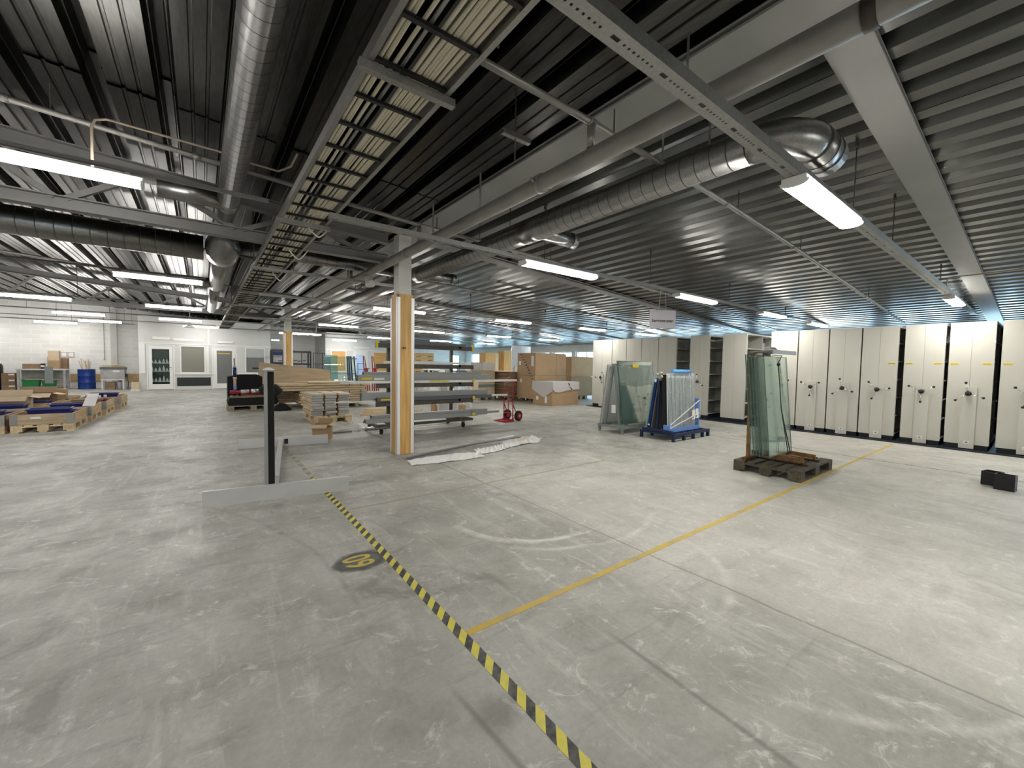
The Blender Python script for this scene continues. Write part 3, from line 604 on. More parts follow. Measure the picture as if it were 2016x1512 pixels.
# ================================================================== CABLE LADDER
LZ, LXa, LXb = 2.85, .665, 1.075
cl = thing('cable_ladder', 'long cable ladder of grey side rails and dark rungs under the roof', 'cable ladder', (0, YN, LZ))
LEN = 23.3-YN
for x in (LXa, LXb):
    MB().box(x-.014, x+.014, .02, LEN, -.01, .055).build('side_rail', 'galv', cl)
rm = MB().box(LXa+.014, LXb-.014, -.012, .012, -.006, .012).mesh('rung', 'black')
k = 0
while k*.325+.22 < LEN-.05: link('rung', rm, cl, (0, k*.325+.22, 0)); k += 1
for yy in (8.05, 10.75, 13.4, 16.1, 18.8, 21.5, 24.2, 26.9): MB().box(LXa-.05, LXb+.05, yy-.02, yy+.02, -.052, -.012).build('cross_bar', 'galv', cl)
for yy in (2.1, 7.6, 13.1, 18.6, 24.1):
    for x in (LXa-.03, LXb+.03): MB().cyl((x, yy, .0), (x, yy, roof(x)-LZ+.02), .006, 6).build('hanger_rod', 'dark_iron', cl)
def cables(name, lab, xs, z, m_, sag=.008):
    t = thing(name, lab, 'cable', (0, YN, LZ+z))
    for i, x in enumerate(xs):
        pts = []; ph = random.random()*6; r_ = random.choice((.0085, .0095, .0105))
        for q in range(0, 56):
            yy = .05+q*(LEN-.1)/55; pts.append((x+.006*math.sin(yy*.9+ph)+.004*math.sin(yy*2.3+ph*2), yy, r_+.002*math.sin(yy*1.7+ph)))
        MB().tube(pts, r_, 6).build('cable', m_, t)
    return t
cables('cable_bundle', 'pale cables packed side by side on the right half of the cable ladder', [LXb-.045-i*.0165 for i in range(10)], .017, 'cable')
cables('cable_bundle', 'few pale cables along the left rail of the cable ladder', [LXa+.045+i*.0175 for i in range(3)]+[LXa+.12], .017, 'cable')
cables('cable_bundle', 'grey cables along the middle of the cable ladder', [LXa+.155], .018, 'galv')
for yy, s_, lab in ((6.05, .10, 'white cable loop hanging from the ladder near its rail joint'), (7.65, .13, 'pair of white cable loops hanging under the ladder past the near truss'), (4.9, .08, 'short white cable end sagging from the ladder by the lamp rail')):
    o = thing('cable_loop', lab, 'cable', (LXb-.06, yy, LZ+.03))
    pts = [(-.10+.02*q, .012*math.sin(q), -.045-s_*math.sin(math.pi*q/12.0)+.045*(abs(q-6)/6.0)) for q in range(13)]
    MB().tube(pts, .008, 6).build('cable', 'cable_white', o)
# ================================================================== LAMP RAILS
def rail(name, lab, y, xa, xb, z, wdt, hh, holes, hangers, m_='galv', zt=None):
    t = thing(name, lab, 'rail', (xa, y, z)); L = xb-xa; o = MB()
    o.box(0, L, -wdt/2, -wdt/2+.003, 0, hh); o.box(0, L, wdt/2-.003, wdt/2, 0, hh)
    if not holes: o.box(0, L, -wdt/2+.003, wdt/2-.003, 0, .003)
    else:                                     # perforated underside: slots and holes are real openings
        a, b_ = -wdt/2+.003, wdt/2-.003; x = 0.0
        def full(x0, x1):
            if x1 > x0: o.add([(x0,a,0),(x1,a,0),(x1,b_,0),(x0,b_,0)], [(0,3,2,1)])
        def hole(x0, x1, hw):
            o.add([(x0,a,0),(x1,a,0),(x1,-hw,0),(x0,-hw,0)], [(0,3,2,1)]); o.add([(x0,hw,0),(x1,hw,0),(x1,b_,0),(x0,b_,0)], [(0,3,2,1)])
        while x+.34 < L:
            full(x, x+.03); hole(x+.03, x+.075, .009); px = x+.075
            for q in range(7):
                h0 = x+.10+q*.030; full(px, h0); hole(h0, h0+.011, .0055); px = h0+.011
            full(px, x+.32); x += .32
        full(x, L)
    o.build('channel', m_, t)
    for x in hangers:
        zt_ = roof(x)+.01
        MB().cyl((x-xa, 0, .0), (x-xa, 0, zt_-z), .005, 6).box(x-xa-.02, x-xa+.02, -.008, .008, zt_-z-.05, zt_-z-.01).build('hanger_rod', 'dark_iron', t)
    return t
RZ = 2.645
ROWS_R = [(1.06, 0.9, 13.2, 'rail nearest the camera'), (3.85, .90, 14.6, 'rail with the hanging sign'), (9.2, .90, 14.6, 'third right-hand rail'), (14.5, .90, 14.6, 'fourth right-hand rail'), (19.9, .90, 14.6, 'fifth right-hand rail'), (-1.5, .9, 13.2, 'rail behind the photographer')]
for i, (y, a, b_, nm) in enumerate(ROWS_R):
    rail('lamp_rail', ('wide perforated lamp rail nearest the camera' if i == 0 else 'perforated lamp rail, the %s' % nm), y, a, b_, RZ, .085 if i == 0 else .06, .06 if i == 0 else .045, i < 2, (3.4, 5.6, 8.2, 11.0) if i else (4.36, 5.75, 8.8, 11.6))
ROWS_L = [(4.74, 'first left row'), (10.0, 'second left row'), (15.2, 'third left row'), (19.8, 'fourth left row'), (23.2, 'left row before the offices'), (25.5, 'left row by the block wall'), (-.6, 'left row behind the photographer'), (-4.4, 'added left row behind the photographer')]  # last row is unseen, added to brighten the near floor
LZL = 2.955
for y, nm in ROWS_L:
    rail('lamp_rail', 'thin grey lamp rail, %s' % nm, y, -8.6, (.10 if 9 < y < 16 else (-2.4 if y > 25 else .55)), LZL, .035, .03, False, (-7.0, -4.4, -2.5), 'steel_grey')
for i, (y, xa, xb, lab) in enumerate(((7.1, .75, 4.2, 'short plain channel crossing above the drain pipe behind the near column'), (12.0, .75, 6.0, 'plain channel crossing above the drain pipe midway to the far column'), (17.6, .8, 8.0, 'plain channel crossing behind the far column'))):
    rail('support_channel', lab, y, xa, xb, 2.74, .045, .04, False, (xa+.4, xb-.6))
def half_round(wdt, hh, n=8): return [(-wdt/2+0, 0)]+[(-wdt/2*math.cos(math.pi*q/n), -hh*math.sin(math.pi*q/n)**0.7) for q in range(1, n)]+[(wdt/2, 0)]
def make_lamp(kind):
    t = thing('ceiling_lamp', '-', 'lamp'); L = 1.27
    wdt, hh = (.16, .030) if kind == 'R' else (.10, .055)
    MB().box(-L/2, L/2, -wdt/2+.01, wdt/2-.01, 0, .03).build('housing', 'lamp_body', t)
    MB().prism(half_round(wdt, hh), 'X', -L/2+.02, L/2-.02).build('diffuser', 'lampglow_r' if kind == 'R' else 'lampglow_l', t)
    for s_ in (-1, 1):
        e_ = MB().prism(half_round(wdt+.006, hh+.003), 'X', min(s_*L/2, s_*(L/2-.02)), max(s_*L/2, s_*(L/2-.02))).build('end_cap', 'lamp_body', t)
        MB().bar((s_*(L/2-.10), 0, .03), (s_*(L/2-.10), 0, .075 if kind == 'R' else .10), .03, .006, (0,1,0)).build('bracket', 'galv', t)
    return t
lampR = None; lampL = None; LAMPS = []
def put_lamp(kind, x, y, z, lab, grp):
    global lampR, lampL
    if kind == 'R':
        if lampR is None: o = lampR = make_lamp('R')
        else: o = dup(lampR)
    else:
        if lampL is None: o = lampL = make_lamp('L')
        else: o = dup(lampL)
    o.location = (x, y, z); o['label'] = lab; o['group'] = grp
XR = [3.68, 6.98, 10.25, 13.15]
for i, (y, a, b_, nm) in enumerate(ROWS_R):
    xs = [3.69, 10.32] if i == 0 else XR
    for k, x in enumerate(xs):
        put_lamp('R', x, y, RZ-.032, 'lit lamp, %s from the girder on the %s' % (ORD[k], nm), 'lit lamps under the right roof')
for i, (y, nm) in enumerate(ROWS_L):
    xs = [-1.0, -3.9, -6.8] if i == 0 else ([-.58, -3.23, -5.9] if i < 4 else ([-.0, -3.2] if i == 4 else [-4.85, -7.3]))
    if i >= 6: xs = [-.6, -3.3, -5.9]
    for k, x in enumerate(xs):
        put_lamp('L', x, y, LZL-.065, 'lit tube lamp, %s from the cable ladder in the %s' % (ORD[k], nm), 'lit tube lamps in the left bay')
for k, (x, y, z, lab) in enumerate(((3.5, 21.6, 2.72, 'lit tube lamp just behind the far timber-clad column'), (6.2, 23.2, 2.60, 'lit tube lamp in front of the office with orange boards'))):
    put_lamp('L', x, y, z, lab, 'lit tube lamps by the offices')
    rail('lamp_rail', 'short lamp rail %s' % ('behind the far timber-clad column' if k == 0 else 'before the office with orange boards'), y, x-1.2, x+1.4, z+.085, .035, .03, False, (x-.9, x+1.1), 'steel_grey')
# conduit and clamp at the right hand end of the nearest rail
t = thing('conduit', 'bent tan conduit crossing the near roof beam and dropping to the lamp rail', 'conduit', (9.4, 1.06, RZ+.06))
MB().tube([(0, .0, 0), (.0, 0, .13), (-.02, -.02, .165), (-.03, -.08, .175), (-.08, -.6, .172), (-.3, -3.6, .165)], .011, 8).build('conduit_run', 'conduit_tan', t)
t = thing('mounting_bracket', 'short grey channel bracket hung beside the thick drain pipe', 'bracket', (1.93, 2.55, 3.12))
MB().box(-.12, .14, -.02, .02, 0, .003).box(-.12, .14, -.02, -.017, .003, .04).box(-.12, .14, .017, .02, .003, .04).build('channel', 'galv', t)
MB().cyl((0, 0, -.16), (0, 0, roof(1.93)-3.11), .006, 6).build('hanger_rod', 'dark_iron', t)
# ================================================================== HANGING SIGN
def text_mesh(txt, size, m_, bold=0.0, ext=0.0):
    cu = bpy.data.curves.new('txt', 'FONT'); cu.body = txt; cu.size = size; cu.align_x = 'CENTER'; cu.align_y = 'CENTER'; cu.offset = bold; cu.extrude = ext
    ob = bpy.data.objects.new('txt', cu); COL.objects.link(ob); dg = bpy.context.evaluated_depsgraph_get(); dg.update()
    me = bpy.data.meshes.new_from_object(ob.evaluated_get(dg)); COL.objects.unlink(ob); bpy.data.objects.remove(ob); bpy.data.curves.remove(cu)
    me.materials.clear(); me.materials.append(M[m_]); return me
sg = thing('hanging_sign', 'white hanging sign with black lettering below the lamp rail', 'sign', (5.975, 3.85, 2.03), R(-34))
MB().box(-.215, .215, -.003, .003, 0, .295).build('board', 'sign_board', sg)
tm = text_mesh('Servicerutan', .072, 'ink', .0012, .0004); link('lettering', tm, sg, (0.0, -.0042, .125), (R(90), 0, 0))
for x in (-.07, .055): MB().cyl((x, 0, .29), (x*.6, 0, RZ-2.03), .0025, 5).build('string', 'white', sg)
# ================================================================== FLOOR MARKINGS
def strip(name, lab, x0, x1, y0, y1, m_, cat='floor marking', h=.0012):
    o = MB().box(0, x1-x0, 0, y1-y0, 0.0004, h).build(name, m_, None, (x0, y0, 0)); return tag(o, lab, cat)
strip('hazard_tape', 'yellow and black hazard tape running along the floor from the foreground', 1.022, 1.080, -.6, 5.35, 'hazard_tape')
strip('hazard_tape', 'worn hazard tape continuing on the floor past the dolly', 1.022, 1.080, 5.35, 9.6, 'hazard_worn')
strip('hazard_tape', 'worn hazard tape along the floor before the cream mobile shelving', 8.40, 8.45, -3.0, 4.6, 'hazard_worn')
strip('floor_line', 'yellow floor line from the hazard tape to the cream shelving', 1.082, 10.6, 1.75, 1.795, 'yellow_line')
strip('floor_line', 'faint yellow floor line between the dolly and the crumpled paper', 1.10, 4.8, 3.95, 3.985, 'line_faint')
strip('floor_line', 'faint worn floor line at the foot of the near column', 1.10, 7.6, 5.86, 5.90, 'hazard_worn_x')
strip('floor_line', 'faint floor line in front of the carton and profile trolley', 1.10, 3.6, 6.75, 6.79, 'line_faint')
strip('floor_line', 'faint floor line before the strapped wooden slats', .55, 3.4, 9.75, 9.78, 'line_faint')
# sprayed number
pm = bpy.data.materials.new('spray_grey'); pm.use_nodes = True; n, l = nt(pm); b = n['Principled BSDF']; b.inputs['Base Color'].default_value = (.15, .15, .14, 1); b.inputs['Roughness'].default_value = .7
tc = n.new('ShaderNodeTexCoord'); ln = n.new('ShaderNodeVectorMath'); ln.operation = 'LENGTH'; mp = n.new('ShaderNodeMapping'); mp.inputs['Scale'].default_value = (1/.22, 1/.165, 0); l.new(tc.outputs['Object'], mp.inputs[0]); l.new(mp.outputs[0], ln.inputs[0])
nz = n.new('ShaderNodeTexNoise'); nz.inputs['Scale'].default_value = 9; nz.inputs['Detail'].default_value = 5; l.new(tc.outputs['Object'], nz.inputs['Vector'])
ad = n.new('ShaderNodeMath'); ad.operation = 'MULTIPLY_ADD'; l.new(nz.outputs[0], ad.inputs[0]); ad.inputs[1].default_value = .5; l.new(ln.outputs['Value'], ad.inputs[2])
mr = n.new('ShaderNodeMapRange'); mr.inputs[1].default_value = .75; mr.inputs[2].default_value = 1.2; mr.inputs[3].default_value = .95; mr.inputs[4].default_value = 0; l.new(ad.outputs[0], mr.inputs[0]); l.new(mr.outputs[0], b.inputs['Alpha']); M['spray_grey'] = pm
num = thing('floor_number', 'yellow stencilled number 60 sprayed on a dark patch beside the hazard tape', 'floor marking', (.885, 2.885, 0))
MB().box(-.21, .19, -.17, .17, .0004, .0008).build('dark_patch', 'spray_grey', num)
tm = text_mesh('60', .235, 'yellow_number', .004, .0003); o = link('digits', tm, num, (-.012, .0, .0014), (0, 0, R(90))); o.scale = (.80, 1.12, 1)
# ================================================================== PALLETS
PB = {}
def pallet_parts(t, m_):
    if m_ not in PB:
        PB[m_] = dict(top=[MB().box(-.6, .6, -w_/2, w_/2, 0, .022).mesh('top_board', m_) for w_ in (.145, .10)],
                      cross=MB().box(-.0725, .0725, -.4, .4, 0, .022).mesh('cross_board', m_),
                      block=MB().box(-.0725, .0725, -.0725, .0725, 0, .078).mesh('block', m_), bblock=MB().box(-.0725, .0725, -.05, .05, 0, .078).mesh('block', m_),
                      bot=MB().box(-.6, .6, -.05, .05, 0, .022).mesh('bottom_board', m_))
    p = PB[m_]
    for y, k in ((-.3275, 0), (-.18, 1), (0, 0), (.18, 1), (.3275, 0)): link('top_board', p['top'][k], t, (0, y, .122))
    for x in (-.5275, 0, .5275):
        link('cross_board', p['cross'], t, (x, 0, .100))
        for y in (-.3275, 0, .3275): link('block', p['block'], t, (x, y, .022))
    for y in (-.35, 0, .35): link('bottom_board', p['bot'], t, (0, y, 0))
def pallet(lab, x, y, rz=0, m_='pine_old', grp=None):
    t = thing('pallet', lab, 'pallet', (x, y, 0), rz, grp); pallet_parts(t, m_); return t
# ================================================================== MOBILE SHELVING (right)
SX = 10.95; SD = 2.96
plat = tag(MB().box(SX-.17, SX+SD+.1, -.9, 9.85, 0, .022).build('rail_platform', 'plinth'), 'low dark platform carrying the cream mobile shelving', 'platform')
SH = {}
def shelving(lab, ya, yb, crank=True, phase=0.0, labels=(), logo=True, tiers=(.14, .50, .86, 1.22, 1.58, 1.94, 2.26)):
    wd = yb-ya; t = thing('mobile_shelving', lab, 'shelving', (SX, (ya+yb)/2, .023), 0, 'cream mobile shelving units'); h = wd/2
    MB().box(.03, SD, -h+.02, h-.02, 0, .085).build('plinth', 'plinth', t)
    for a, b_ in ((-h+.007, -.0015), (.0015, h-.007)): MB().box(0, .022, a, b_, .086, 2.275).build('end_panel', 'shelf_cream', t)
    MB().box(.004, .02, -.0015, .0015, .087, 2.27).build('seam', 'black_matte', t)
    MB().box(.03, SD, -.006, .006, .09, 2.26).build('back_sheet', 'shelf_inner', t)
    for x in (.035, .93, 1.86, SD-.05): MB().box(x, x+.03, -h+.006, h-.006, .087, 2.27).build('upright', 'shelf_inner', t)
    for z in tiers: MB().box(.031, SD-.001, -h+.004, h-.004, z-.023, z).build('shelf', 'shelf_cream', t)
    MB().box(0.023, SD, -h+.003, h-.003, 2.262, 2.275).build('top_sheet', 'shelf_cream', t)
    if crank:
        cc = MB().box(-.03, -.001, -.10, .085, .015, 1.12).build('crank_cover', 'shelf_cream', t)
        if logo: MB().box(-.0315, -.0302, -.045, .025, .10, .15).build('logo_sticker', 'label_white', cc); MB().sphere((-.0318, -.01, .125), .018, 10, 4, (.04, 1.1, .7)).build('logo_mark', 'grey_panel', cc)
        wl = MB().lathe([(.040, 0), (.044, .02), (.030, .05), (.012, .075)], 12).build('hand_wheel', 'black', t, (-.05, 0, 1.0), (0, R(-90), 0))
        MB().cyl((0, 0, -.045), (0, 0, .0), .014, 8).build('axle', 'chrome', wl)
        for k in range(3):
            a = phase+k*2*math.pi/3; c, s_ = math.cos(a), math.sin(a)
            MB().cyl((.02*c, .02*s_, .035), (.185*c, .185*s_, .05), .0055, 6).build('spoke', 'chrome', wl)
            MB().sphere((.195*c, .195*s_, .053), .022, 8, 6).build('knob', 'black', wl)
    for yl in labels:
        p = MB().box(-.0025, -.0005, yl-.055, yl+.055, 1.515, 1.545).build('yellow_label', 'yellow_label', t)
        MB().box(-.0032, -.0026, yl-.045, yl+.045, 1.526, 1.534).build('label_print', 'card_dark', p)
    return t
U = [(8.90, 9.74, 'cream mobile shelving end panel at the far left end, beside the cartons', 1, R(90), ()),
     (8.32, 8.895, 'cream mobile shelving panel, second from the far left end', 1, 1.4, ()),
     (7.75, 8.315, 'cream mobile shelving panel, third from the far left end', 1, .2, ()),
     (7.16, 7.745, 'cream mobile shelving panel, fourth from the far left end, behind the wrapped glass', 1, .9, ()),
     (6.58, 7.155, 'cream mobile shelving unit on the left of the first open aisle', 1, .4, ()),
     (5.61, 6.16, 'cream mobile shelving unit standing alone between two open aisles', 1, R(0), ()),
     (4.66, 5.26, 'cream shelving unit without a hand wheel, left of the leaning glass panes', 0, 0, ()),
     (3.545, 4.11, 'cream mobile shelving panel partly hidden behind the leaning glass panes', 1, R(-50), ()),
     (2.965, 3.535, 'cream mobile shelving panel, first one fully visible right of the glass panes', 1, R(-60), ()),
     (2.405, 2.955, 'cream mobile shelving panel, second one fully visible right of the glass panes', 1, R(10), ()),
     (1.83, 2.395, 'cream mobile shelving panel with a single yellow label on its right side', 1, R(40), (-.19,)),
     (1.19, 1.75, 'cream mobile shelving panel with two yellow labels, next to the single-label one', 1, R(-60), (.20, -.19)),
     (.59, 1.15, 'cream mobile shelving panel with two yellow labels and its wheel turned upright', 1, R(10), (.20, -.19)),
     (-.12, .53, 'cream mobile shelving panel cut by the right edge of the photo', 1, .8, (.24,))]
for a, b_, lab, ck, ph, lb in U: shelving(lab, a, b_, bool(ck), ph, lb, tiers=((.14, .50, .86, 1.22, 1.62, 1.90, 2.26) if not ck else (.14, .50, .86, 1.22, 1.58, 1.94, 2.26)))
# goods glimpsed on the shelves in the narrow right hand aisle
for k, (x, z) in enumerate(((11.25, .88), (11.6, 1.24), (12.15, .52), (12.4, 1.60), (11.3, 1.60))):
    o = MB().box(-.12, .12, -.09, .09, 0, .16).build('storage_box', 'label_white' if k % 2 else 'blue', None, (x, .37, z+.024)); tag(o, 'small box on the %s shelf glimpsed in the rightmost aisle, %s inwards' % (ORD[int(z/.36)], ORD[k]), 'box', 'boxes in the right aisle')
# ================================================================== GLASS ON THE OLD PALLET
pallet('dark weathered pallet under the leaning glass panes', 6.46, 2.20, 0, 'pallet_wet')
PT = .1445
rk = thing('glass_rack', 'rusty yellow L shaped steel rack standing on the weathered pallet', 'rack', (5.98, 2.43, PT))
MB().box(-.10, .92, .02, .07, .0, .045).build('base_bar', 'rust', rk)
MB().box(.02, .07, .035, .075, .045, 1.50).build('upright', 'rust_yellow', rk); MB().box(.62, .67, .035, .075, .045, 1.44).build('upright', 'rust_yellow', rk)
MB().box(.02, .67, .037, .072, 1.38, 1.42).build('cross_bar', 'rust', rk)
for x in (.16, .60):
    MB().bar((x, .05, .10), (x+.05, -.55, .075), .045, .05).build('foot_bar', 'rust_yellow', rk)
    MB().bar((x+.10, .04, .012), (x+.12, -.58, .012), .035, .022).build('foot_rail', 'rust', rk)
    MB().cyl((x+.06, -.53, .012), (x+.05, -.53, .09), .009, 6).build('foot_pin', 'rust', rk)
def pane(name, lab, grp, w_, h_, loc, lean, th=.008, m_='glass_green', edge='glass_edge', rz=0, frame=None):
    """upright sheet in local XZ, leaning back about its lower edge; edges carry their own darker look"""
    t = thing(name, lab, 'glass', loc, 0, grp, (lean, 0, rz)) if not frame else frame
    MB().box(0.003, w_-.003, 0, th, 0.003, h_-.003).build('sheet', m_, t)
    MB().box(0, .003, 0, th, 0, h_).box(w_-.003, w_, 0, th, 0, h_).box(.003, w_-.003, 0, th, 0, .003).box(.003, w_-.003, 0, th, h_-.003, h_).build('edge', edge, t)
    return t
for k in range(6):
    y = 2.322-.034*k-(.04 if k == 5 else 0)
    pane('glass_sheet', 'tall clear glass pane on the weathered pallet, %s from the rusty upright' % ORD[k], 'glass panes on the weathered pallet', .74, 1.32-.004*k, (5.715+.006*k, y, PT+.128), R(-5.2), .009, 'glass_pale' if k == 5 else 'glass_green')
MB_ = thing('packing_strip', 'crumpled shiny foil lying over the top of the leaning glass panes', 'foil', (6.08, 2.38, 1.60))
o = MB(); gx, gy = 7, 5; pts = [(i*.06, j*.05-.16, .03+random.random()*.045+(.05 if 2 < i < 5 and j > 1 else 0)) for j in range(gy) for i in range(gx)]
o.add(pts, [(j*gx+i, j*gx+i+1, (j+1)*gx+i+1, (j+1)*gx+i) for j in range(gy-1) for i in range(gx-1)]); o.build('foil_sheet', 'foil', MB_)
o = thing('edge_strip', 'grey edge strip capping the top of the leaning glass panes', 'strip', (5.70, 2.105, 1.585), 0, None, (R(-5.2), 0, 0))
MB().box(0, .76, 0, .010, .01, .055).box(0, .76, 0, .28, .055, .060).build('strip', 'alu_grey', o)
st = thing('strap', 'black lashing strap round the leaning glass panes', 'strap', (6.06, 2.085, .262))
MB().tube([(.02, .18, 1.325), (0.02, .06, 1.315), (.0, -.005+.10, 1.22), (.02, .075, .98), (.035, .045, .62), (.13, -.03, .02)], .006, 6).tube([(.035, .045, .62), (.20, -.03, .02)], .006, 6).sphere((.0, .09, 1.20), .022, 8, 6).build('strap_band', 'black', st)
# ================================================================== GREY RACK WITH LARGE PANES
gr = thing('glass_trolley', 'grey steel A-frame rack carrying large film-wrapped panes', 'rack', (6.88, 5.26, 0))
for y in (.02, .62): MB().box(0, 1.62, y, y+.05, .10, .165).build('base_beam', 'grey_rack', gr)
for x in (0, .40, .80, 1.20, 1.57): MB().box(x, x+.05, .07, .62, .11, .16).build('base_rung', 'grey_rack', gr)
for x in (.02, 1.52):
    for y in (.025, .625): MB().box(x, x+.045, y, y+.045, .03, .10).lathe([(.035, 0), (.03, .012), (.016, .03)], 10, (x+.022, y+.022, 0)).build('foot', 'grey_rack', gr)
for x in (.10, .55, 1.0, 1.42):
    MB().bar((x, .16, .165), (x, .33, 1.42), .045, .045, (1,0,0)).build('a_leg', 'grey_rack', gr); MB().bar((x, .54, .165), (x, .37, 1.42), .045, .045, (1,0,0)).build('a_leg', 'grey_rack', gr)
for x in (.08, .78, 1.20): MB().bar((x, .03, .18), (x, .30, .165), .045, .03).build('support_arm', 'grey_rack', gr)
MB().box(.06, 1.48, .33, .37, 1.42, 1.46).build('ridge_bar', 'grey_rack', gr)
MB().box(.30, 1.60, .045, .085, .170, .20).build('front_ledge', 'alu', gr)
LEAN = math.atan2(.17, 1.26)
for k in range(3):
    pane('glass_sheet', 'large glass pane leaning on the front of the grey rack, %s from outside' % ORD[k], 'panes on the front of the grey rack', 1.22, 1.33, (6.95, 5.31+.016*k, .204), -LEAN, .008, 'glass_green', 'glass_edge')
for k in range(2):
    pane('speckled_board', 'speckled grey board leaning on the back of the grey rack, the %s one' % ('outer', 'inner')[k], 'speckled boards on the grey rack', 1.10, 1.28, (6.92, 5.905-.016*k, .172), LEAN, .010, 'speckle', 'machine_grey')
def film_sheet(name, lab, w_, h_, loc, rot, amp=.012, m_='film', nx=16, nz=10, shape=None):
    t = thing(name, lab, 'plastic film', loc, 0, None, rot); o = MB()
    pts = []
    for j in range(nz+1):
        for i in range(nx+1):
            u, v = i/nx, j/nz; pts.append((u*w_, -abs(amp*(random.random()+.5*math.sin(v*21+3*math.sin(u*4)))), v*h_ + (.02*math.sin(u*9) if j == 0 else 0)))
    o.add(pts, [(j*(nx+1)+i, j*(nx+1)+i+1, (j+1)*(nx+1)+i+1, (j+1)*(nx+1)+i) for j in range(nz) for i in range(nx)], True)
    o.build('film_sheet', m_, t); return t
film_sheet('stretch_film', 'crinkled clear film wrapped round the top of the grey rack panes', 1.22, .46, (6.955, 5.30+.80*math.sin(LEAN), .20+.80*math.cos(LEAN)), (-LEAN, 0, 0), .018)
st = thing('sticker', 'yellow sticker on the film-wrapped panes of the grey rack', 'sticker', (7.40, 5.285+1.20*math.sin(LEAN), .20+1.20*math.cos(LEAN)), 0, None, (-LEAN, 0, 0))
MB().box(0, .20, -.003, -.001, 0, .07).build('sticker_sheet', 'yellow_label', st); MB().box(.03, .17, -.0042, -.0031, .025, .04).build('print', 'card_dark', st)
st = thing('note', 'white paper note hanging on the end of the grey rack', 'note', (6.935, 5.50, .42), 0, None, (0, 0, R(8)))
MB().box(-.003, 0, 0, .10, 0, .17).build('paper_sheet', 'paper', st)
# ================================================================== BLUE RACK WITH GLASS STRIPS
bk = thing('glass_pallet', 'dark blue steel stillage on short legs in front of the grey rack', 'stillage', (7.02, 4.20, 0))
for y in (.0, .70): MB().box(0, 1.32, y, y+.05, .10, .15).build('base_beam', 'blue_steel', bk)
for x in (0, .26, .52, .78, 1.04, 1.27): MB().box(x, x+.05, .05, .70, .105, .145).build('base_rung', 'blue_steel', bk)
for x in (.0, .36, .70, 1.05, 1.27):
    for y in (.0, .70): MB().box(x, x+.05, y, y+.05, 0, .10).build('leg', 'blue_steel', bk)
for x in (.12, 1.10):
    MB().bar((x, .44, .15), (x, .415, 1.10), .03, .03, (1,0,0)).build('upright', 'blue_steel', bk)
MB().box(.10, 1.15, .400, .430, 1.10, 1.14).build('top_bar', 'blue_steel', bk)
MB().box(.0, .06, .05, .70, .15, .20).build('end_bar', 'blue_steel', bk)
BL = R(-3.0)
for k in range(23):
    x = 7.12+k*.0445; pane('glass_strip', 'pale glass strip in the pack on the blue stillage, %s' % (('%s from the left' % ORD[k]) if k < 12 else ('%s from the right' % ORD[22-k])), 'glass strips on the blue stillage', .022, 1.10, (x, 4.40, .185), BL, .006, 'glass_strip', 'paper')
bo = MB().box(0, 1.02, 0, .10, 0, 1.07).build('pack_core', 'black_matte', None, (7.12, 4.408, .193), (BL, 0, 0)); tag(bo, 'dark core block behind the glass strips on the blue stillage', 'block')
fo = thing('foam_edging', 'blue foam edging round the foot and side of the glass strip pack', 'foam', (7.09, 4.37, .152))
MB().box(0, 1.10, -.02, .16, 0, .030).box(0, 1.10, -.03, -.012, 0, .075).build('foot_foam', 'blue_foam', fo)
MB().box(1.065, 1.10, -.02, .13, .03, .62).build('side_foam', 'blue_foam', fo); MB().box(-.007, .02, -.025, .10, .032, .14).build('corner_foam', 'blue_foam', fo)
fo = thing('foam_tube', 'bright blue foam tube slotted over the top of the glass strip pack', 'foam', (7.30, 4.455, 1.292))
MB().tube([(0, 0, .035), (.66, 0, .035)], .036, 14).build('tube', 'blue_foam_bright', fo)
film_sheet('stretch_film', 'shiny clear film wrapped over the front of the glass strip pack', 1.03, 1.06, (7.117, 4.350, .262), (BL, 0, 0), .010, 'film', 18, 14)
for k, (a, b_) in enumerate((((7.11, 4.338, .30), (8.17, 4.345, .74)), ((7.11, 4.336, .24), (8.17, 4.342, .48)))):
    o = thing('strap', 'white band slanting across the glass strip pack, the %s one' % ('upper', 'lower')[k], 'strap', a); v = Vector(b_)-Vector(a)
    MB().bar((0,0,0), v, .004, .022, (0,0,1)).build('band', 'paper', o)
for k, x in enumerate((7.88, 8.01)):
    o = thing('label_sheet', 'white paper label on the glass strip pack, the %s one' % ('left', 'right')[k], 'label', (x, 4.328, .36+.02*k), 0, None, (BL, 0, 0)); MB().box(0, .11, 0, .0015, 0, .19).build('paper_sheet', 'paper', o); MB().box(.015, .04, -.0012, -.0002, .02, .06).build('print', 'ink', o)
for k, (y, w_, m_, nm) in enumerate(((4.868, .020, 'glass_aqua', 'pale glass sheet'), (4.812, .05, 'blue', 'dark blue panel'), (4.785, .022, 'grey_panel', 'grey sheet'))):
    o = thing('leaning_sheet', '%s leaning on the back of the blue stillage' % nm, 'panel', (7.10+.03*k, y, .152), 0, None, (R(8), 0, 0))
    MB().box(0, 1.0, 0, w_, 0, 1.04+.03*(k == 0)).build('panel_sheet', m_, o)
    if k == 1: MB().box(-.002, .0, .004, .046, .08, .115).build('label', 'label_white', o); MB().box(-.002, .0, .004, .046, .96, 1.03).build('label', 'label_white', o)
o = thing('packing_wad', 'wad of grey and tan packing stuffed at the top left of the glass strip pack', 'packing', (7.09, 4.53, 1.19))
o_ = MB()
for q in range(5): o_.sphere((random.uniform(-.09, .02), random.uniform(-.03, .06), random.uniform(0, .12)), random.uniform(.028, .05), 7, 5, (1.3, 1, .8))
o_.build('wad', 'machine_grey', o); MB().sphere((-.02, .02, .03), .042, 7, 5, (1, 1, .8)).build('wad_tan', 'card_light', o)
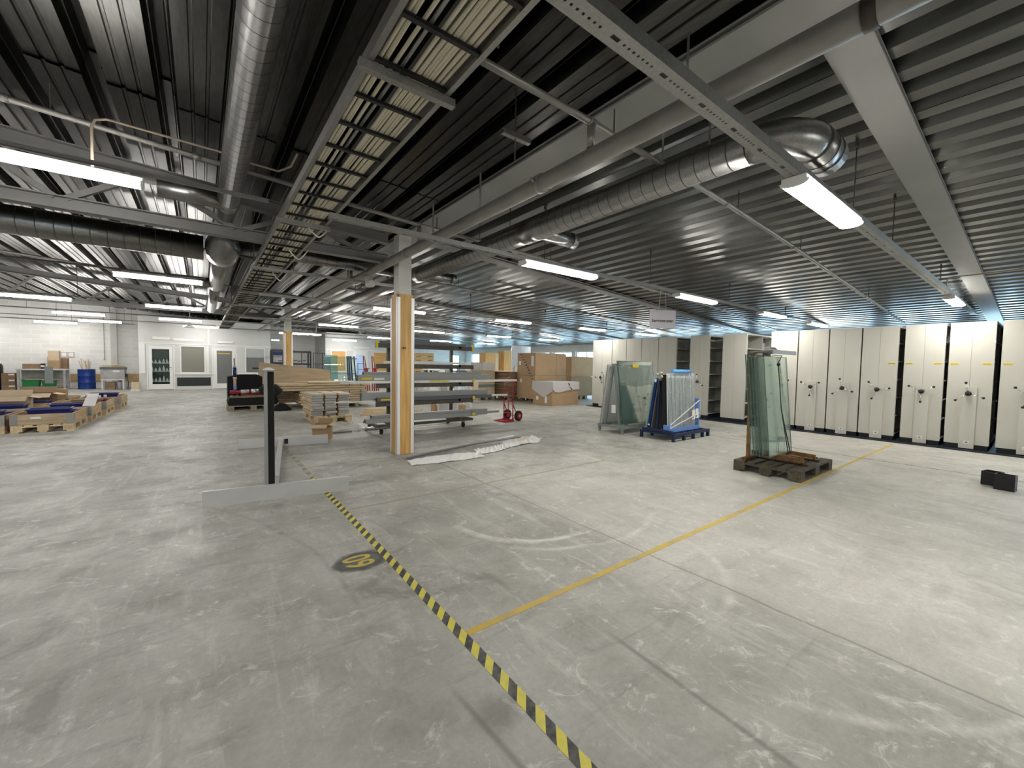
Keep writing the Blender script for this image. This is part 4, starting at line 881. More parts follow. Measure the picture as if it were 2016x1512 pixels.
o = MB(); o.add([(0,0,.0), (.42,.02,.0), (.40,.16,.012), (.05,.18,.02), (.1,.08,.03), (.3,.1,.028)], [(0,1,5,4), (1,2,5), (2,3,4,5), (3,0,4)]); o = o.build('packing_paper', 'paper', None, (7.04, 4.50, .153)); tag(o, 'crumpled white packing paper on the left end of the blue stillage', 'paper')
# ================================================================== BLACK CRATE PAIR (right foreground)
def open_crate(lab, loc, rz, L, W, Hh, m_='black'):
    t = thing('black_crate', lab, 'crate', loc, rz); th = .008
    MB().box(0, L, 0, W, 0, th).build('bottom', m_, t)
    for q in ((0, L, 0, th), (0, L, W-th, W), (0, th, th, W-th), (L-th, L, th, W-th)): MB().box(*q, th, Hh).build('side', m_, t)
    return t
open_crate('black plastic crate on the floor before the shelving, the left one of two', (7.80, .47, 0), R(-104), .15, .16, .17)
open_crate('black plastic crate on the floor before the shelving, the right one of two', (7.60, .355, 0), R(-97), .165, .13, .185)
# ================================================================== CARTONS
def carton(lab, loc, rz, L, W, Hh, m_='card', tape=True, open_=False, grp=None, name='carton'):
    t = thing(name, lab, 'box', loc, rz, grp)
    if not open_:
        MB().box(0, L, 0, W, 0, Hh).build('body', m_, t)
        if tape: MB().box(0.0, L, W/2-.03, W/2+.03, Hh, Hh+.001).box(-.001, 0, W/2-.03, W/2+.03, Hh-.12, Hh).build('tape_strip', 'card_dark', t)
    else:
        th = .006
        MB().box(0, L, 0, W, 0, th).box(0, L, 0, th, th, Hh).box(0, L, W-th, W, th, Hh).box(0, th, th, W-th, th, Hh).box(L-th, L, th, W-th, th, Hh).build('body', m_, t)
        MB().bar((L/2, -.001, Hh), (L/2, -W*.33, Hh-W*.22), L*.96, th).build('flap', 'card_light', t); MB().bar((L/2, W, Hh), (L/2, W+W*.25, Hh+W*.30), L*.96, th).build('flap', m_, t)
        MB().bar((L, W/2, Hh), (L+W*.40, W/2, Hh-W*.10), W*.9, th).build('flap', 'card_light', t); MB().bar((0, W/2, Hh), (-W*.28, W/2, Hh+W*.25), W*.9, th).build('flap', m_, t)
    return t
def decals(t, W, zs):
    for y, z, a, b_ in zs: MB().box(-.003, -.0005, y, y+a, z, z+b_).build('label', 'label_white', t)
# stack A: two tall cartons on a pallet
pallet('pale pallet under the tall carton stack with the striped tape', 10.42, 12.05, R(90), 'pine_old')
A1 = carton('large carton at the bottom of the tall stack with the striped tape', (9.78, 11.46, .145), 0, 1.60, 1.08, .874, tape=False); decals(A1, 1.08, ((.78, .60, .12, .14),))
A2 = carton('large carton on top of the tall stack with the striped tape', (9.795, 11.475, 1.026), R(.6), 1.58, 1.06, .83, tape=False); decals(A2, 1.08, ((.84, .38, .13, .14), (.10, .34, .13, .38)))
MB().box(1.05, 1.065, -.003, -.0005, 0, .83).build('strap', 'card_dark', A2); MB().box(1.06, 1.075, -.003, -.0005, 0, .874).build('strap', 'card_dark', A1)
tp = thing('barrier_tape', 'black and pale striped barrier tape hanging slantwise down the tall cartons', 'tape', (9.773, 11.46, .72)); MB().bar((0, .86, 1.10), (0, .04, .0), .003, .062, (0, 1, .8)).build('tape_run', 'barrier_tape', tp)
# stack B behind
pallet('pallet under the carton stack beside the cream shelving', 12.75, 12.55, R(90), 'pine_old')
B1 = carton('wide carton at the bottom of the stack beside the cream shelving', (12.10, 11.90, .145), 0, 1.42, 1.30, .792, tape=False)
B2 = carton('wide carton on top of the stack beside the cream shelving', (12.12, 11.92, .946), 0, 1.40, 1.30, .84, tape=False); decals(B2, 1.24, ((.98, .56, .10, .12), (.62, .42, .10, .34)))
# low carton in front with film over its top
C1 = carton('low wide carton in front, its top wrapped in milky plastic film', (9.62, 10.33, .001), R(1.5), 1.30, 1.02, .82, tape=False); decals(C1, .98, ((.72, .17, .12, .13), (.28, .08, .11, .24)))
fm = thing('plastic_cover', 'milky plastic film draped over the low wide carton', 'plastic film', (9.60, 10.31, .825), R(1.5)); o = MB()
o.add([(0,0,.004),(1.34,0,.004),(1.34,1.06,.004),(0,1.06,.004),(.0,-.006,-.22),(.35,-.010,-.36),(.12,-.008,-.34),(.8,-.012,-.28),(1.34,-.008,-.27),(-.006,0,-.30),(-.010,.45,-.55),(-.008,1.06,-.28),(-.012,.2,-.42)],
      [(0,1,2,3), (0,4,6,5,7,8,1), (0,3,11,10,12,9)]); o.build('film_sheet', 'film_thick', fm)
t_ = MB().bar((0, 0, 0), (.22, -.0, -.30), .003, .045, (1, 0, .7)).build('barrier_tape', 'barrier_tape', None, (10.35, 10.305, .80)); tag(t_, 'short striped barrier tape stuck on the film of the low carton', 'tape')
# translucent panel standing on stack A's far edge
o = thing('plastic_sheet', 'translucent ribbed panel standing behind the tall carton stack', 'panel', (10.9, 14.4, 0), R(12)); MB().box(0, 1.35, 0, .012, .002, 2.26).build('sheet', 'film_thick', o); MB().box(.67, .70, -.01, .0, .002, 2.26).build('rib', 'white', o)
# dark stack of flattened boards left of the tall stack
pallet('pallet under the dark stack of flattened cartons', 9.95, 13.35, R(90), 'pine_old')
zz = .146
for k in range(21):
    h_ = .040+random.random()*.014; o = MB().box(0, 1.22+random.uniform(-.05, .05), 0, 1.30+random.uniform(-.08, .08), 0, h_-.004).build('flattened_carton', 'card_dark', None, (9.40+random.uniform(-.04, .04), 12.62+random.uniform(-.03, .03), zz), (0, 0, R(random.uniform(-1.5, 1.5))))
    tag(o, 'dark flattened carton in the stack behind the red hand truck, %s' % (('%s from the bottom' % ORD[k]) if k < 11 else ('%s from the top' % ORD[20-k])), 'cardboard', 'flattened cartons in the dark stack'); zz += h_
o = MB().box(0, 1.42, 0, 1.4, 0, .03).build('board', 'card_light', None, (9.36, 12.58, zz)); tag(o, 'pale board lying on top of the dark stack of flattened cartons', 'board')
zz += .031
for k in range(5):
    x, y = 9.75+.13*k, 12.75+.1*(k % 2); o = MB().lathe([(.04, 0), (.042, .01), (.042, .12+.03*(k % 3)), (.03, .14+.03*(k % 3))], 10).build('canister', ('label_white', 'alu', 'label_white', 'blue', 'black')[k], None, (x, y, zz)); tag(o, 'small canister on the pale board above the dark stack, %s from the left' % ORD[k], 'canister', 'canisters on the pale board')
# low chipboard cabinet and white box to the left
t = thing('chipboard_crate', 'chipboard crate with a grey band and open dark side, behind the trolley', 'crate', (8.55, 13.4, 0)); pallet_t = None
MB().box(0, .78, 0, .03, .14, 1.12).box(0, .03, .03, .8, .14, 1.12).build('front_board', 'pine_pale', t); MB().box(.03, .78, .77, .80, .14, 1.12).build('back_board', 'card_dark', t); MB().box(.03, .78, .03, .77, .14, .17).build('bottom_board', 'pine_pale', t)
MB().box(0, .78, -.004, 0, .50, .62).build('grey_band', 'grey_rack', t); MB().box(-.04, .80, -.05, .90, 1.122, 1.152).build('lid_board', 'pine_pale', t)
for x in (.0, .34, .66):
    MB().box(x, x+.12, .0, .8, 0, .14).build('skid', 'pine_old', t)
t = thing('storage_case', 'white topped grey case standing on the chipboard crate', 'case', (8.30, 13.55, 1.153)); MB().box(0, .55, 0, .45, 0, .32).build('body', 'alu', t); MB().box(.55, 1.10, 0, .45, 0, .33).build('white_half', 'white', t); MB().box(-.002, .55, -.004, 0, .30, .32).build('lid_edge', 'alu_dark', t)
for k, (x, w_, h_) in enumerate(((11.2, .85, .95), (12.35, 1.0, 1.1))):
    t = thing('wooden_cabinet', 'brown pine cabinet far back near the windows, the %s one' % ('left lower', 'right taller')[k], 'cabinet', (x, 17.0, 0)); hh = 1.98+.14*k
    MB().box(0, w_, 0, .5, 0, hh).build('body', 'column_wood', t); MB().box(.03, w_*.70, -.02, -.001, .1, hh-.06).build('door', 'column_wood', t); MB().box(w_*.72, w_-.03, -.02, -.001, .1, hh-.06).build('door', 'pine_pale', t)
t = thing('open_cabinet', 'pale wooden cabinet with dark open bays beside the pine cabinet', 'cabinet', (13.5, 16.6, 0)); MB().box(0, 1.1, .38, .40, 0, 2.05).build('back_board', 'blue', t)
for x in (0, .55, 1.07): MB().box(x, x+.03, 0, .38, 0, 2.05).build('upright', 'pine_pale', t)
for z in (.9, 1.45, 2.02): MB().box(.03, 1.07, 0, .38, z, z+.12 if z < 2 else z+.03).build('shelf', 'pine_pale', t)
# ================================================================== RED HAND TRUCK
ht = thing('hand_truck', 'red hand truck with black pneumatic wheels beside the profile trolley', 'hand truck', (6.11, 8.17, 0), R(101))
for s_ in (-1, 1):
    x = s_*.15
    MB().tube([(x, 0, .04), (x, 0, .92), (x, -.03, .97), (x*1.05, -.14, 1.04)], .0125, 8).build('side_tube', 'red', ht)
    MB().tube([(x*1.05, -.14, 1.04), (x*1.08, -.20, 1.075)], .016, 8).build('grip', 'red_dark', ht)
    MB().bar((x, -.012, .40), (x, -.17, .14), .02, .012).bar((x, -.012, .06), (x, -.17, .14), .02, .012).build('axle_brace', 'red', ht)
    wl = MB().tube([(s_*.155, -.17, .13), (s_*.165, -.17, .13), (s_*.215, -.17, .13), (s_*.225, -.17, .13)], [.10, .128, .128, .10], 22).build('tyre', 'rubber', ht)
    MB().tube([(s_*.150, -.17, .13), (s_*.230, -.17, .13)], [.075, .075], 16).build('rim', 'red', wl); MB().cyl((s_*.145, -.17, .13), (s_*.238, -.17, .13), .022, 10).build('hub', 'alu', wl)
MB().cyl((-.15, -.17, .13), (.15, -.17, .13), .010, 8).build('axle', 'dark_iron', ht)
for z in (.20, .50, .80): MB().cyl((-.15, 0, z), (.15, 0, z), .010, 8).build('cross_tube', 'red', ht)
MB().cyl((0, 0, .20), (0, 0, .80), .010, 8).build('centre_tube', 'red', ht)
MB().box(-.20, .20, .0, .012, .006, .05).box(-.20, -.17, .012, .30, .006, .03).box(.17, .20, .012, .30, .006, .03).box(-.17, .17, .27, .30, .006, .03).box(-.17, .17, .012, .27, .006, .010).build('toe_plate', 'red', ht)
# ================================================================== PROFILE TROLLEY
tr = thing('profile_trolley', 'long wheeled cantilever rack of dark steel arms loaded with metal profiles', 'rack', (0, 0, 0))
for x in (3.05, 4.50):
    MB().box(x-.03, x+.03, 8.17, 8.23, .19, 1.86).build('post', 'dark_iron', tr)
    for z in (.24, .64, 1.00, 1.38, 1.78): MB().box(x-.025, x+.025, 7.80, 8.17, z-.05, z).build('arm', 'dark_iron', tr)
for y in (7.82, 8.52): MB().box(2.66, 4.86, y, y+.06, .14, .19).build('base_beam', 'dark_iron', tr)
for x in (2.68, 3.02, 4.47, 4.80): MB().box(x, x+.05, 7.88, 8.52, .14, .19).build('base_beam', 'dark_iron', tr)
for z, y0 in ((1.78, 7.80), (1.38, 7.80), (1.00, 7.80), (.64, 7.80)):
    MB().box(2.66, 4.84, y0, y0+.03, z-.09, z-.002).build('front_bar', 'dark_iron', tr)
    MB().box(4.80, 4.845, y0-.006, y0+.034, z-.10, (z+.045 if z > 1.7 else z-.002)).build('end_stop', 'yellow' if z in (1.78,) else 'dark_iron', tr)
MB().box(2.66, 2.70, 7.795, 7.833, 1.68, 1.83).build('end_stop', 'yellow', tr)
for z in (1.045, .66, .29): MB().box(4.795, 4.85, 7.735, 7.755, z-.03, z+.03).build('yellow_marker', 'yellow', tr)
for x in (2.78, 4.62):
    for y in (7.85, 8.55):
        cw = MB().box(x-.03, x+.03, y-.03, y+.03, .115, .14).bar((x-.025, y, .12), (x-.025, y, .04), .03, .005, (0,1,0)).bar((x+.025, y, .12), (x+.025, y, .04), .03, .005, (0,1,0)).build('caster_fork', 'galv', tr)
        MB().tube([(x-.02, y, .058), (x+.02, y, .058)], .057, 14).build('caster_wheel', 'rubber', cw)
def profile(lab, xa, xb, y, z, wy_, hz, m_, yaw=0, grp=None):
    o = thing('metal_profile', lab, 'profile', (xa, y, z), R(yaw), grp); L = xb-xa; t_ = .003
    MB().box(0, L, 0, wy_, 0, t_).box(0, L, 0, t_, t_, hz).box(0, L, wy_-t_, wy_, t_, hz-.0).box(0, L, t_, wy_-t_, hz-t_, hz).build('section', m_, o); return o
profile('pale flat metal profile overhanging both ends of the trolley at table height', 2.00, 6.05, 7.765, 1.004, .10, .045, 'alu_bright')
pf = profile('deep grey metal profile behind the pale one on the table-high arms', 2.35, 5.35, 7.90, 1.004, .10, .16, 'alu_grey')
profile('second grey metal profile at the back of the table-high arms', 2.50, 5.2, 8.03, 1.004, .10, .21, 'alu_grey')
profile('dark metal profile along the front of the knee-high arms', 2.67, 5.32, 7.765, .644, .09, .07, 'alu_dark')
profile('deep grey metal profile on the knee-high arms', 2.42, 5.30, 7.90, .644, .12, .17, 'alu_grey')
profile('thin pale tube sticking out left of the knee-high arms', 1.92, 4.0, 7.87, .644, .025, .025, 'alu_bright')
profile('short pale profile end sticking out right beside the hand truck', 4.7, 5.98, 8.04, .644, .06, .04, 'alu_bright')
profile('wide grey profile on the lowest level of the trolley', 2.45, 4.95, 7.75, .242, .10, .085, 'alu_grey', 0.6)
profile('film-covered profile on the lowest level of the trolley', 2.62, 5.30, 7.90, .242, .14, .13, 'alu_grey')
profile('thin profile poking out right on the lowest level', 3.4, 5.75, 8.06, .242, .04, .05, 'alu_grey')
for k, (z, m_) in enumerate(((1.384, 'paper'), (1.784, 'alu_dark'))):
    for q in range(4):
        profile('%s profile lying on the %s arms, %s from the front' % (('white wrapped', 'dark')[k], ('head-high', 'top')[k], ORD[q]), 2.75+random.random()*.3, 4.6+random.random()*.2, 7.84+.08*q, z, .05, .03+.03*random.random(), m_, 0, 'profiles on the upper arms')
lb = thing('label_strip', 'yellow label strip on the pale profile of the trolley', 'label', (3.75, 7.762, 1.012)); MB().box(0, .46, 0, .002, 0, .030).build('strip', 'yellow_label', lb)
lb = thing('label_strip', 'yellow label strip on the dark knee-high profile', 'label', (2.74, 7.762, .668)); MB().box(0, .66, 0, .002, 0, .032).build('strip', 'yellow_label', lb)
lb = thing('sticker', 'white and yellow tag lying on the deep grey profile', 'sticker', (2.42, 7.897, 1.03)); MB().box(0, .20, 0, .002, .04, .08).build('yellow_tag', 'yellow_label', lb); MB().box(.24, .44, 0, .002, .03, .07).build('white_tag', 'paper', lb)
# plain cartons and aluminium trestles behind the trolley
carton('open brown carton on the floor behind the profile trolley', (5.10, 10.2, 0), R(-8), .42, .34, .34, open_=True); carton('small brown carton beside the open one behind the trolley', (5.66, 10.02, 0), R(-6), .30, .26, .24)
for k, (x, y) in enumerate(((4.9, 9.6), (6.3, 11.2))):
    t = thing('alu_trestle', 'bright aluminium trestle frame behind the profile trolley, the %s one' % ('left', 'right')[k], 'trestle', (x, y, 0), R(10))
    for a in (0, .32, .64): MB().box(a, a+.035, 0, .03, 0, .98).build('upright', 'alu_bright', t)
    MB().box(0, .675, -.002, .032, .98, 1.01).build('top_bar', 'alu_bright', t); MB().box(.04, .64, .004, .02, .12, .60).build('panel', 'alu', t)
# ================================================================== H-SHAPED STAND (dolly)
ds = thing('upright_stand', 'grey H-shaped floor stand with a tall black and metal upright', 'stand', (.62, 4.70, 0), R(-8.9))
MB().box(-.64, .66, .0, .030, .0, .150).box(-.64, .66, .03, .10, .0, .004).build('front_foot', 'alu', ds)
MB().box(-.64, .66, 2.92, 2.95, .0, .150).build('back_foot', 'alu', ds)
MB().box(-.078, -.022, .150, 2.92, .012, .10).box(-.082, -.018, .150, 2.92, .10, .106).build('spine_bar', 'alu', ds)
MB().box(-.132, -.100, .032, .130, .005, 1.305).build('upright_metal', 'alu_grey', ds); 
MB().box(-.098, -.046, .036, .140, .0, 1.29).build('upright_black', 'black_matte', ds)
MB().box(-.138, -.040, .026, .146, 1.306, 1.318).prism([(-.13, 1.318), (-.05, 1.318), (-.075, 1.332), (-.105, 1.332)], 'Y', .03, .14).build('top_cap', 'alu_bright', ds)
MB().box(-.044, -.01, .034, .06, .0, .22).build('foot_clip', 'machine_grey', ds)
MB().box(.000, .055, 2.905, 2.919, .04, .12).cyl((.027, 2.904, .06), (.027, 2.90, .06), .008, 8).build('clamp_plate', 'black', ds)
# small carton and tube behind it
carton('small brown carton on the floor by the back foot of the stand', (1.56, 7.93, 0), R(-32), .27, .25, .27, open_=True)
o = thing('floor_tube', 'long bright metal tube lying on the floor beside the small carton', 'tube', (1.95, 8.45, 0), R(2)); MB().tube([(0, 0, .035), (1.55, 0, .035)], .034, 12).build('tube_run', 'alu', o)
o = thing('film_scrap', 'bit of clear film hanging off the end of the floor tube', 'plastic film', (2.28, 8.05, 0)); MB().add([(0,0,0),(.16,.02,.01),(.14,.05,.20),(.02,.04,.26),(.22,.1,.12),(.30,.06,.02)], [(0,1,2,3),(1,5,4,2)]).build('film_sheet', 'film_thick', o)
# ================================================================== CRUMPLED PAPER WITH PROFILES
def crumple(name, lab, outline_a, outline_b, m_, amp, n_=18, cat='paper'):
    """sheet between two polylines (near edge, far edge)"""
    def lerp(P, u):
        u *= len(P)-1; i = min(int(u), len(P)-2); f = u-i; return Vector(P[i])*(1-f)+Vector(P[i+1])*f
    o = MB(); pts = []; nv = 5
    c = Vector(outline_a[0])
    for j in range(nv+1):
        for i in range(n_+1):
            p = lerp(outline_a, i/n_)*(1-j/nv)+lerp(outline_b, i/n_)*(j/nv)
            pts.append((p.x-c.x+random.uniform(-.006, .006), p.y-c.y+random.uniform(-.008, .008), .004+amp*abs(math.sin(i*1.7+j*.9))*random.random()))
    o.add(pts, [(j*(n_+1)+i, j*(n_+1)+i+1, (j+1)*(n_+1)+i+1, (j+1)*(n_+1)+i) for j in range(nv) for i in range(n_)])
    return tag(o.build(name, m_, None, (c.x, c.y, 0.0)), lab, cat)
crumple('crumpled_paper', 'long white crumpled packing sheet on the floor right of the near column', [(2.27, 5.22), (2.7, 5.13), (3.1, 5.12), (3.42, 5.14)], [(2.33, 5.52), (2.8, 5.56), (3.2, 5.55), (3.46, 5.44)], 'paper', .014)
crumple('crumpled_paper', 'white packing sheet crumpled round the middle of the dark profiles', [(3.36, 5.27), (3.8, 5.32), (4.2, 5.48)], [(3.52, 5.62), (3.9, 5.68), (4.25, 5.75)], 'paper', .03)
crumple('crumpled_paper', 'white packing sheet at the far end of the dark profiles', [(4.1, 5.46), (4.5, 5.55), (4.84, 5.54), (5.12, 5.75)], [(4.22, 5.86), (4.62, 6.05), (4.9, 6.12), (5.2, 6.15)], 'paper', .03)
crumple('crumpled_paper', 'flat pale sheet lying behind the far end of the dark profiles', [(4.45, 6.02), (4.8, 6.1)], [(4.42, 6.28), (4.92, 6.42)], 'paper', .01, 8)
for k, (a, b_) in enumerate((((2.30, 5.62), (4.95, 6.02)), ((2.35, 5.56), (4.70, 5.90)))):
    v = Vector((b_[0]-a[0], b_[1]-a[1], 0)); o = thing('dark_profile', 'thin dark profile lying over the crumpled paper, the %s one' % ('rear', 'front')[k], 'profile', (a[0], a[1], .012+.045*0))
    MB().bar((0, 0, .012), (v.x*.55, v.y*.55+.03, .05), .022, .016).bar((v.x*.55, v.y*.55+.03, .05), (v.x, v.y, .05), .022, .016).build('bar', 'alu_dark' if k else 'alu_grey', o)
o = thing('dark_profile', 'pale wooden stick in the far crumpled paper', 'stick', (4.55, 5.78, .05)); MB().bar((0, 0, 0), (.35, .10, .01), .03, .02).build('bar', 'pine_pale', o)
# ================================================================== SLAT STACK ON PALLET
pallet('small pale pallet under the strapped wooden slats', 2.44, 10.62, R(90), 'pine')
zz = .145; sl = {}
for r_ in range(9):
    h_ = .058
    for c_ in range(3):
        key = (r_ % 3, c_)
        if key not in sl: sl[key] = (MB().box(.0, .245, .004, 1.02, 0, h_-.008).mesh('slat_body', 'pine_y'), MB().box(.004, .241, -.006, .0035, .002, .021).box(.004, .241, -.006, .0035, .030, h_-.010).box(.004, .241, -.001, .0035, .021, .030).mesh('slat_end', 'shutter_grey'))
        t = thing('pine_board', 'grey ended pine board on the small pallet, %s layer from the bottom, %s column' % (ORD[r_], ('left', 'middle', 'right')[c_]), 'slat', (2.00+c_*.29+random.uniform(-.016, .016), 10.16+random.uniform(-.055, .045), zz), R(random.uniform(-1.6, 1.6)), 'slats stacked on the small pallet')
        link('body', sl[key][0], t); link('end_cap', sl[key][1], t)
    zz += h_
# ================================================================== LUMBER
pk = {}
def plank(lab, x, y, z, L, W, T, rz=0, m_='pine', grp=None):
    o = MB().box(0, L, 0, W, 0, T).build('plank', m_, None, (x, y, z), (0, 0, R(rz))); return tag(o, lab, 'plank', grp)
for k, x in enumerate((1.95, 2.9, 3.9)):
    o = MB().box(0, .10, 0, 1.5, 0, .10).build('bearer', 'pine_old', None, (x, 13.35, 0)); tag(o, 'timber bearer under the long lumber stack, %s from the left' % ORD[k], 'timber', 'bearers under the lumber')
zz = .101
for r_ in range(9):
    T = .072
    xa = 1.75 if r_ > 5 else 2.30+random.uniform(-.04, .04); xb = 4.25+random.uniform(-.05, .10)
    for c_ in range(4):
        plank('pine plank in the long lumber stack, %s layer up, %s row back' % (ORD[r_], ORD[c_]), xa, 13.36+c_*.235+random.uniform(-.004, .004)-(random.random()*.03 if c_ == 0 else 0), zz, xb-xa, .215, T-.014, random.uniform(-.15, .15), 'pine' if (r_+c_) % 3 else 'pine_pale', 'planks in the long lumber stack')
    zz += T
LT = zz
for k, (x, y, L) in enumerate(((2.55, 13.42, 1.85), (2.6, 13.66, 1.75), (2.30, 13.9, 1.7))):
    plank('pale loose plank lying on top of the lumber stack, %s from the front' % ORD[k], x, y, LT+.001, L, .20, .035, random.uniform(-2, 2), 'pine_pale', 'loose planks on top')
for k, x in enumerate((3.70, 4.05)):
    o = thing('strap', 'dark strap round the lumber stack, the %s one' % ('left', 'right')[k], 'strap', (x, 13.34, .11)); MB().box(0, .02, -.006, -.003, 0, LT-.10).box(0, .02, -.006, .97, LT-.10+.04, LT-.10+.043).build('band', 'dark_iron', o)
o = thing('plywood_board', 'big brown plywood board standing tilted on the lumber stack', 'board', (1.36, 14.35, .70), 0, None, (R(-6), 0, 0)); MB().prism([(.0, .0), (2.05, .0), (2.02, .43), (.02, .66)], 'Y', 0, .018).build('sheet', 'plywood', o)
zz2 = .101
# second rough stack behind with ragged ends
for r_ in range(8):
    for c_ in range(3):
        plank('rough plank in the rear lumber stack, %s layer up, %s row' % (ORD[r_], ('front', 'middle', 'back')[c_]), 1.72+random.uniform(-.10, .10), 14.4+c_*.2, zz2, 2.3, .17, .060, random.uniform(-.3, .3), 'pine_old' if random.random() < .35 else 'pine', 'rough planks behind')
    zz2 += .070
# short planks right of the slat stack
for k, (x, y, z, rz, L) in enumerate(((3.30, 10.9, 0.0, 24, 1.5), (3.45, 11.1, 0.0, 24, 1.6), (3.62, 11.35, 0.0, 22, 1.4), (3.40, 11.0, .052, 30, 1.55), (3.5, 11.25, .052, 28, 1.45), (3.48, 11.1, .104, 34, 1.5))):
    plank('short pine plank in the low heap behind the profile trolley, %s' % ('%s from the front' % ORD[k]), x, y, z, L, .16, .05, -rz, 'pine_pale' if k % 2 else 'pine', 'short planks in the low heap')
# ================================================================== PALLET WITH BLACK GOODS AND RED TOOLS
pallet('brown pallet under the black goods and red tools', 1.16, 13.92, 0, 'pine_old')
t = thing('black_slab', 'thick black slab lying on the brown pallet', 'slab', (.58, 13.56, .145)); MB().prism([(0, 0), (1.16, 0), (1.20, .10), (1.16, .21), (.02, .21), (-.02, .10)], 'Y', 0, .72).build('body', 'black_matte', t)
t = thing('black_case', 'tall black case behind the red tools', 'case', (.60, 14.35, .0)); MB().prism([(0, 0), (.86, 0), (.86, .92), (.74, .98), (.28, .98), (0, .92)], 'Y', 0, .5).build('body', 'black_matte', t)
t = thing('red_machine', 'red and silver tool lying across the black slab', 'tool', (.62, 13.62, .356))
MB().tube([(.0, .06, .16), (.30, .06, .165), (.86, .06, .185)], [.045, .05, .055], 12).build('red_barrel', 'red', t); MB().tube([(.25, .06, .163), (.44, .06, .17)], .056, 12).build('silver_sleeve', 'alu', t); MB().tube([(.50, .06, .172), (.68, .06, .178)], .060, 12).build('silver_sleeve', 'alu', t)
MB().box(.0, .80, .02, .18, .002, .06).build('tan_board', 'pine_old', t); MB().tube([(.10, .02, .08), (.10, .10, .08)], .045, 12).tube([(.22, .02, .075), (.22, .10, .075)], .040, 12).build('pulley', 'machine_grey', t); MB().box(.05, .80, .02, .10, .065, .115).build('red_frame', 'red_dark', t)
t = thing('black_roll', 'black rubber roll at the right end of the black slab', 'roll', (1.52, 13.24, .36)); MB().tube([(-.25, .05, .20), (-.10, .05, .24), (.10, .05, .21), (.22, .05, .10)], [.08, .14, .19, .16], 14).build('body', 'rubber', t)
t = thing('floor_cone', 'low black rubber mat heap right of the black slab', 'mat', (1.80, 13.2, 0)); MB().lathe([(.26, 0), (.24, .06), (.12, .16), (.03, .20)], 10).build('body', 'black_matte', t)
t = thing('upright_tool', 'blue and tan upright tool standing behind the red tool', 'tool', (.74, 13.72, .575))
MB().tube([(0, 0, 0), (0, 0, .12)], .036, 10).build('blue_foot', 'blue_foam', t); MB().tube([(0, 0, .12), (0, 0, .36)], .034, 10).tube([(0, 0, .30), (0, 0, .36)], .046, 10).build('tan_shaft', 'card_light', t); MB().tube([(0, 0, .36), (0, 0, .62)], .043, 10).build('blue_grip', 'blue', t); MB().tube([(0, 0, .62), (0, 0, .70)], .034, 10).build('grey_neck', 'alu', t); MB().tube([(-.0, 0, .70), (-.01, 0, .88)], .020, 8).build('tip', 'machine_grey', t)
t = thing('work_lamp', 'small dark desk lamp in front of the office window', 'lamp', (1.55, 15.3, 0)); MB().lathe([(.12, 0), (.12, .02), (.012, .03), (.012, 1.14)], 10).build('stand', 'black', t); MB().tube([(0, 0, 1.16), (-.26, 0, 1.16)], .02, 8).build('arm', 'black', t); MB().box(-.10, .0, -.04, .04, .93, 1.06).build('switch_box', 'black', t)
t = thing('white_post', 'short white cylinder beside the black case', 'cylinder', (1.50, 14.15, .145)); MB().lathe([(.05, 0), (.05, .5), (.03, .53)], 12).build('body', 'label_white', t)
# ================================================================== FAR CENTRE
t = thing('roller_shutter', 'blue roller door with a white notice between the offices', 'door', (2.95, 26.90, 0)); MB().box(0, 1.35, 0, .06, 0.002, 2.06).build('door_sheet', 'blue_door', t)
for k in range(7): MB().box(0, 1.35, -.008, 0, .14+.28*k, .16+.28*k).build('rib', 'blue_steel', t)
MB().box(.28, .80, -.02, -.009, 1.34, 1.72).build('notice', 'paper', t); MB().box(.34, .74, -.024, -.021, 1.63, 1.66).build('print', 'ink', t); MB().box(.38, .46, -.024, -.021, 1.40, 1.45).build('print', 'yellow_label', t)
t = thing('exit_sign', 'glowing pale blue sign above the blue door', 'sign', (3.18, 26.90, 2.52)); MB().box(0, .44, 0, .06, 0, .14).build('box', 'white', t)
for k in range(4): MB().sphere((.06+.105*k, -.004, .07), .045, 8, 6, (1, .15, 1)).build('glowing_symbol', 'exit_glow', t)
t = thing('steel_rack', 'black steel storage frame in front of the blue door', 'rack', (2.75, 23.0, 0))
for x in (0, 1.70):
    for y in (0, .6): MB().box(x, x+.06, y, y+.06, 0, 1.92).build('post', 'black', t)
for z in (.55, 1.22, 1.84): MB().box(.06, 1.70, 0, .05, z, z+.08).build('front_beam', 'black', t); MB().box(.06, 1.70, .61, .66, z, z+.08).build('back_beam', 'black', t)
for x in (.45, .90, 1.30): MB().box(x, x+.03, .01, .04, 1.30, 1.84).build('strut', 'black', t); MB().bar((x-.18, .02, 1.40), (x+.22, .02, 1.44), .05, .05).build('bracket', 'dark_iron', t)
t = thing('steel_rack', 'thin dark steel frame right of the black storage frame', 'rack', (4.62, 23.1, 0))
for x in (0, .42, .52): MB().box(x, x+.03, 0, .03, 0, 1.86).build('post', 'black', t)
for z in (1.26, 1.83): MB().box(.03, .52, 0, .03, z, z+.03).build('beam', 'black', t)
t = thing('dark_cabinet', 'narrow black tool stand left of the standing glass', 'stand', (4.35, 19.3, 0)); MB().box(0, .22, 0, .3, 0, 1.62).build('body', 'black', t)
for k in range(6): MB().sphere((.11, -.01, .5+.2*k), .07, 7, 5).build('knob', 'black_matte', t)
for k, (x, y, w_) in enumerate(((4.25, 19.0, .55), (4.48, 18.9, 1.05))):
    p = pane('glass_sheet', 'aqua glass sheet standing behind the plywood board, the %s one' % ('left narrow', 'right wide')[k], None, w_, 1.60-.05*k, (x, y, .10), R(-4), .012, ('glass_aqua', 'glass_tint')[k], 'glass_edge')
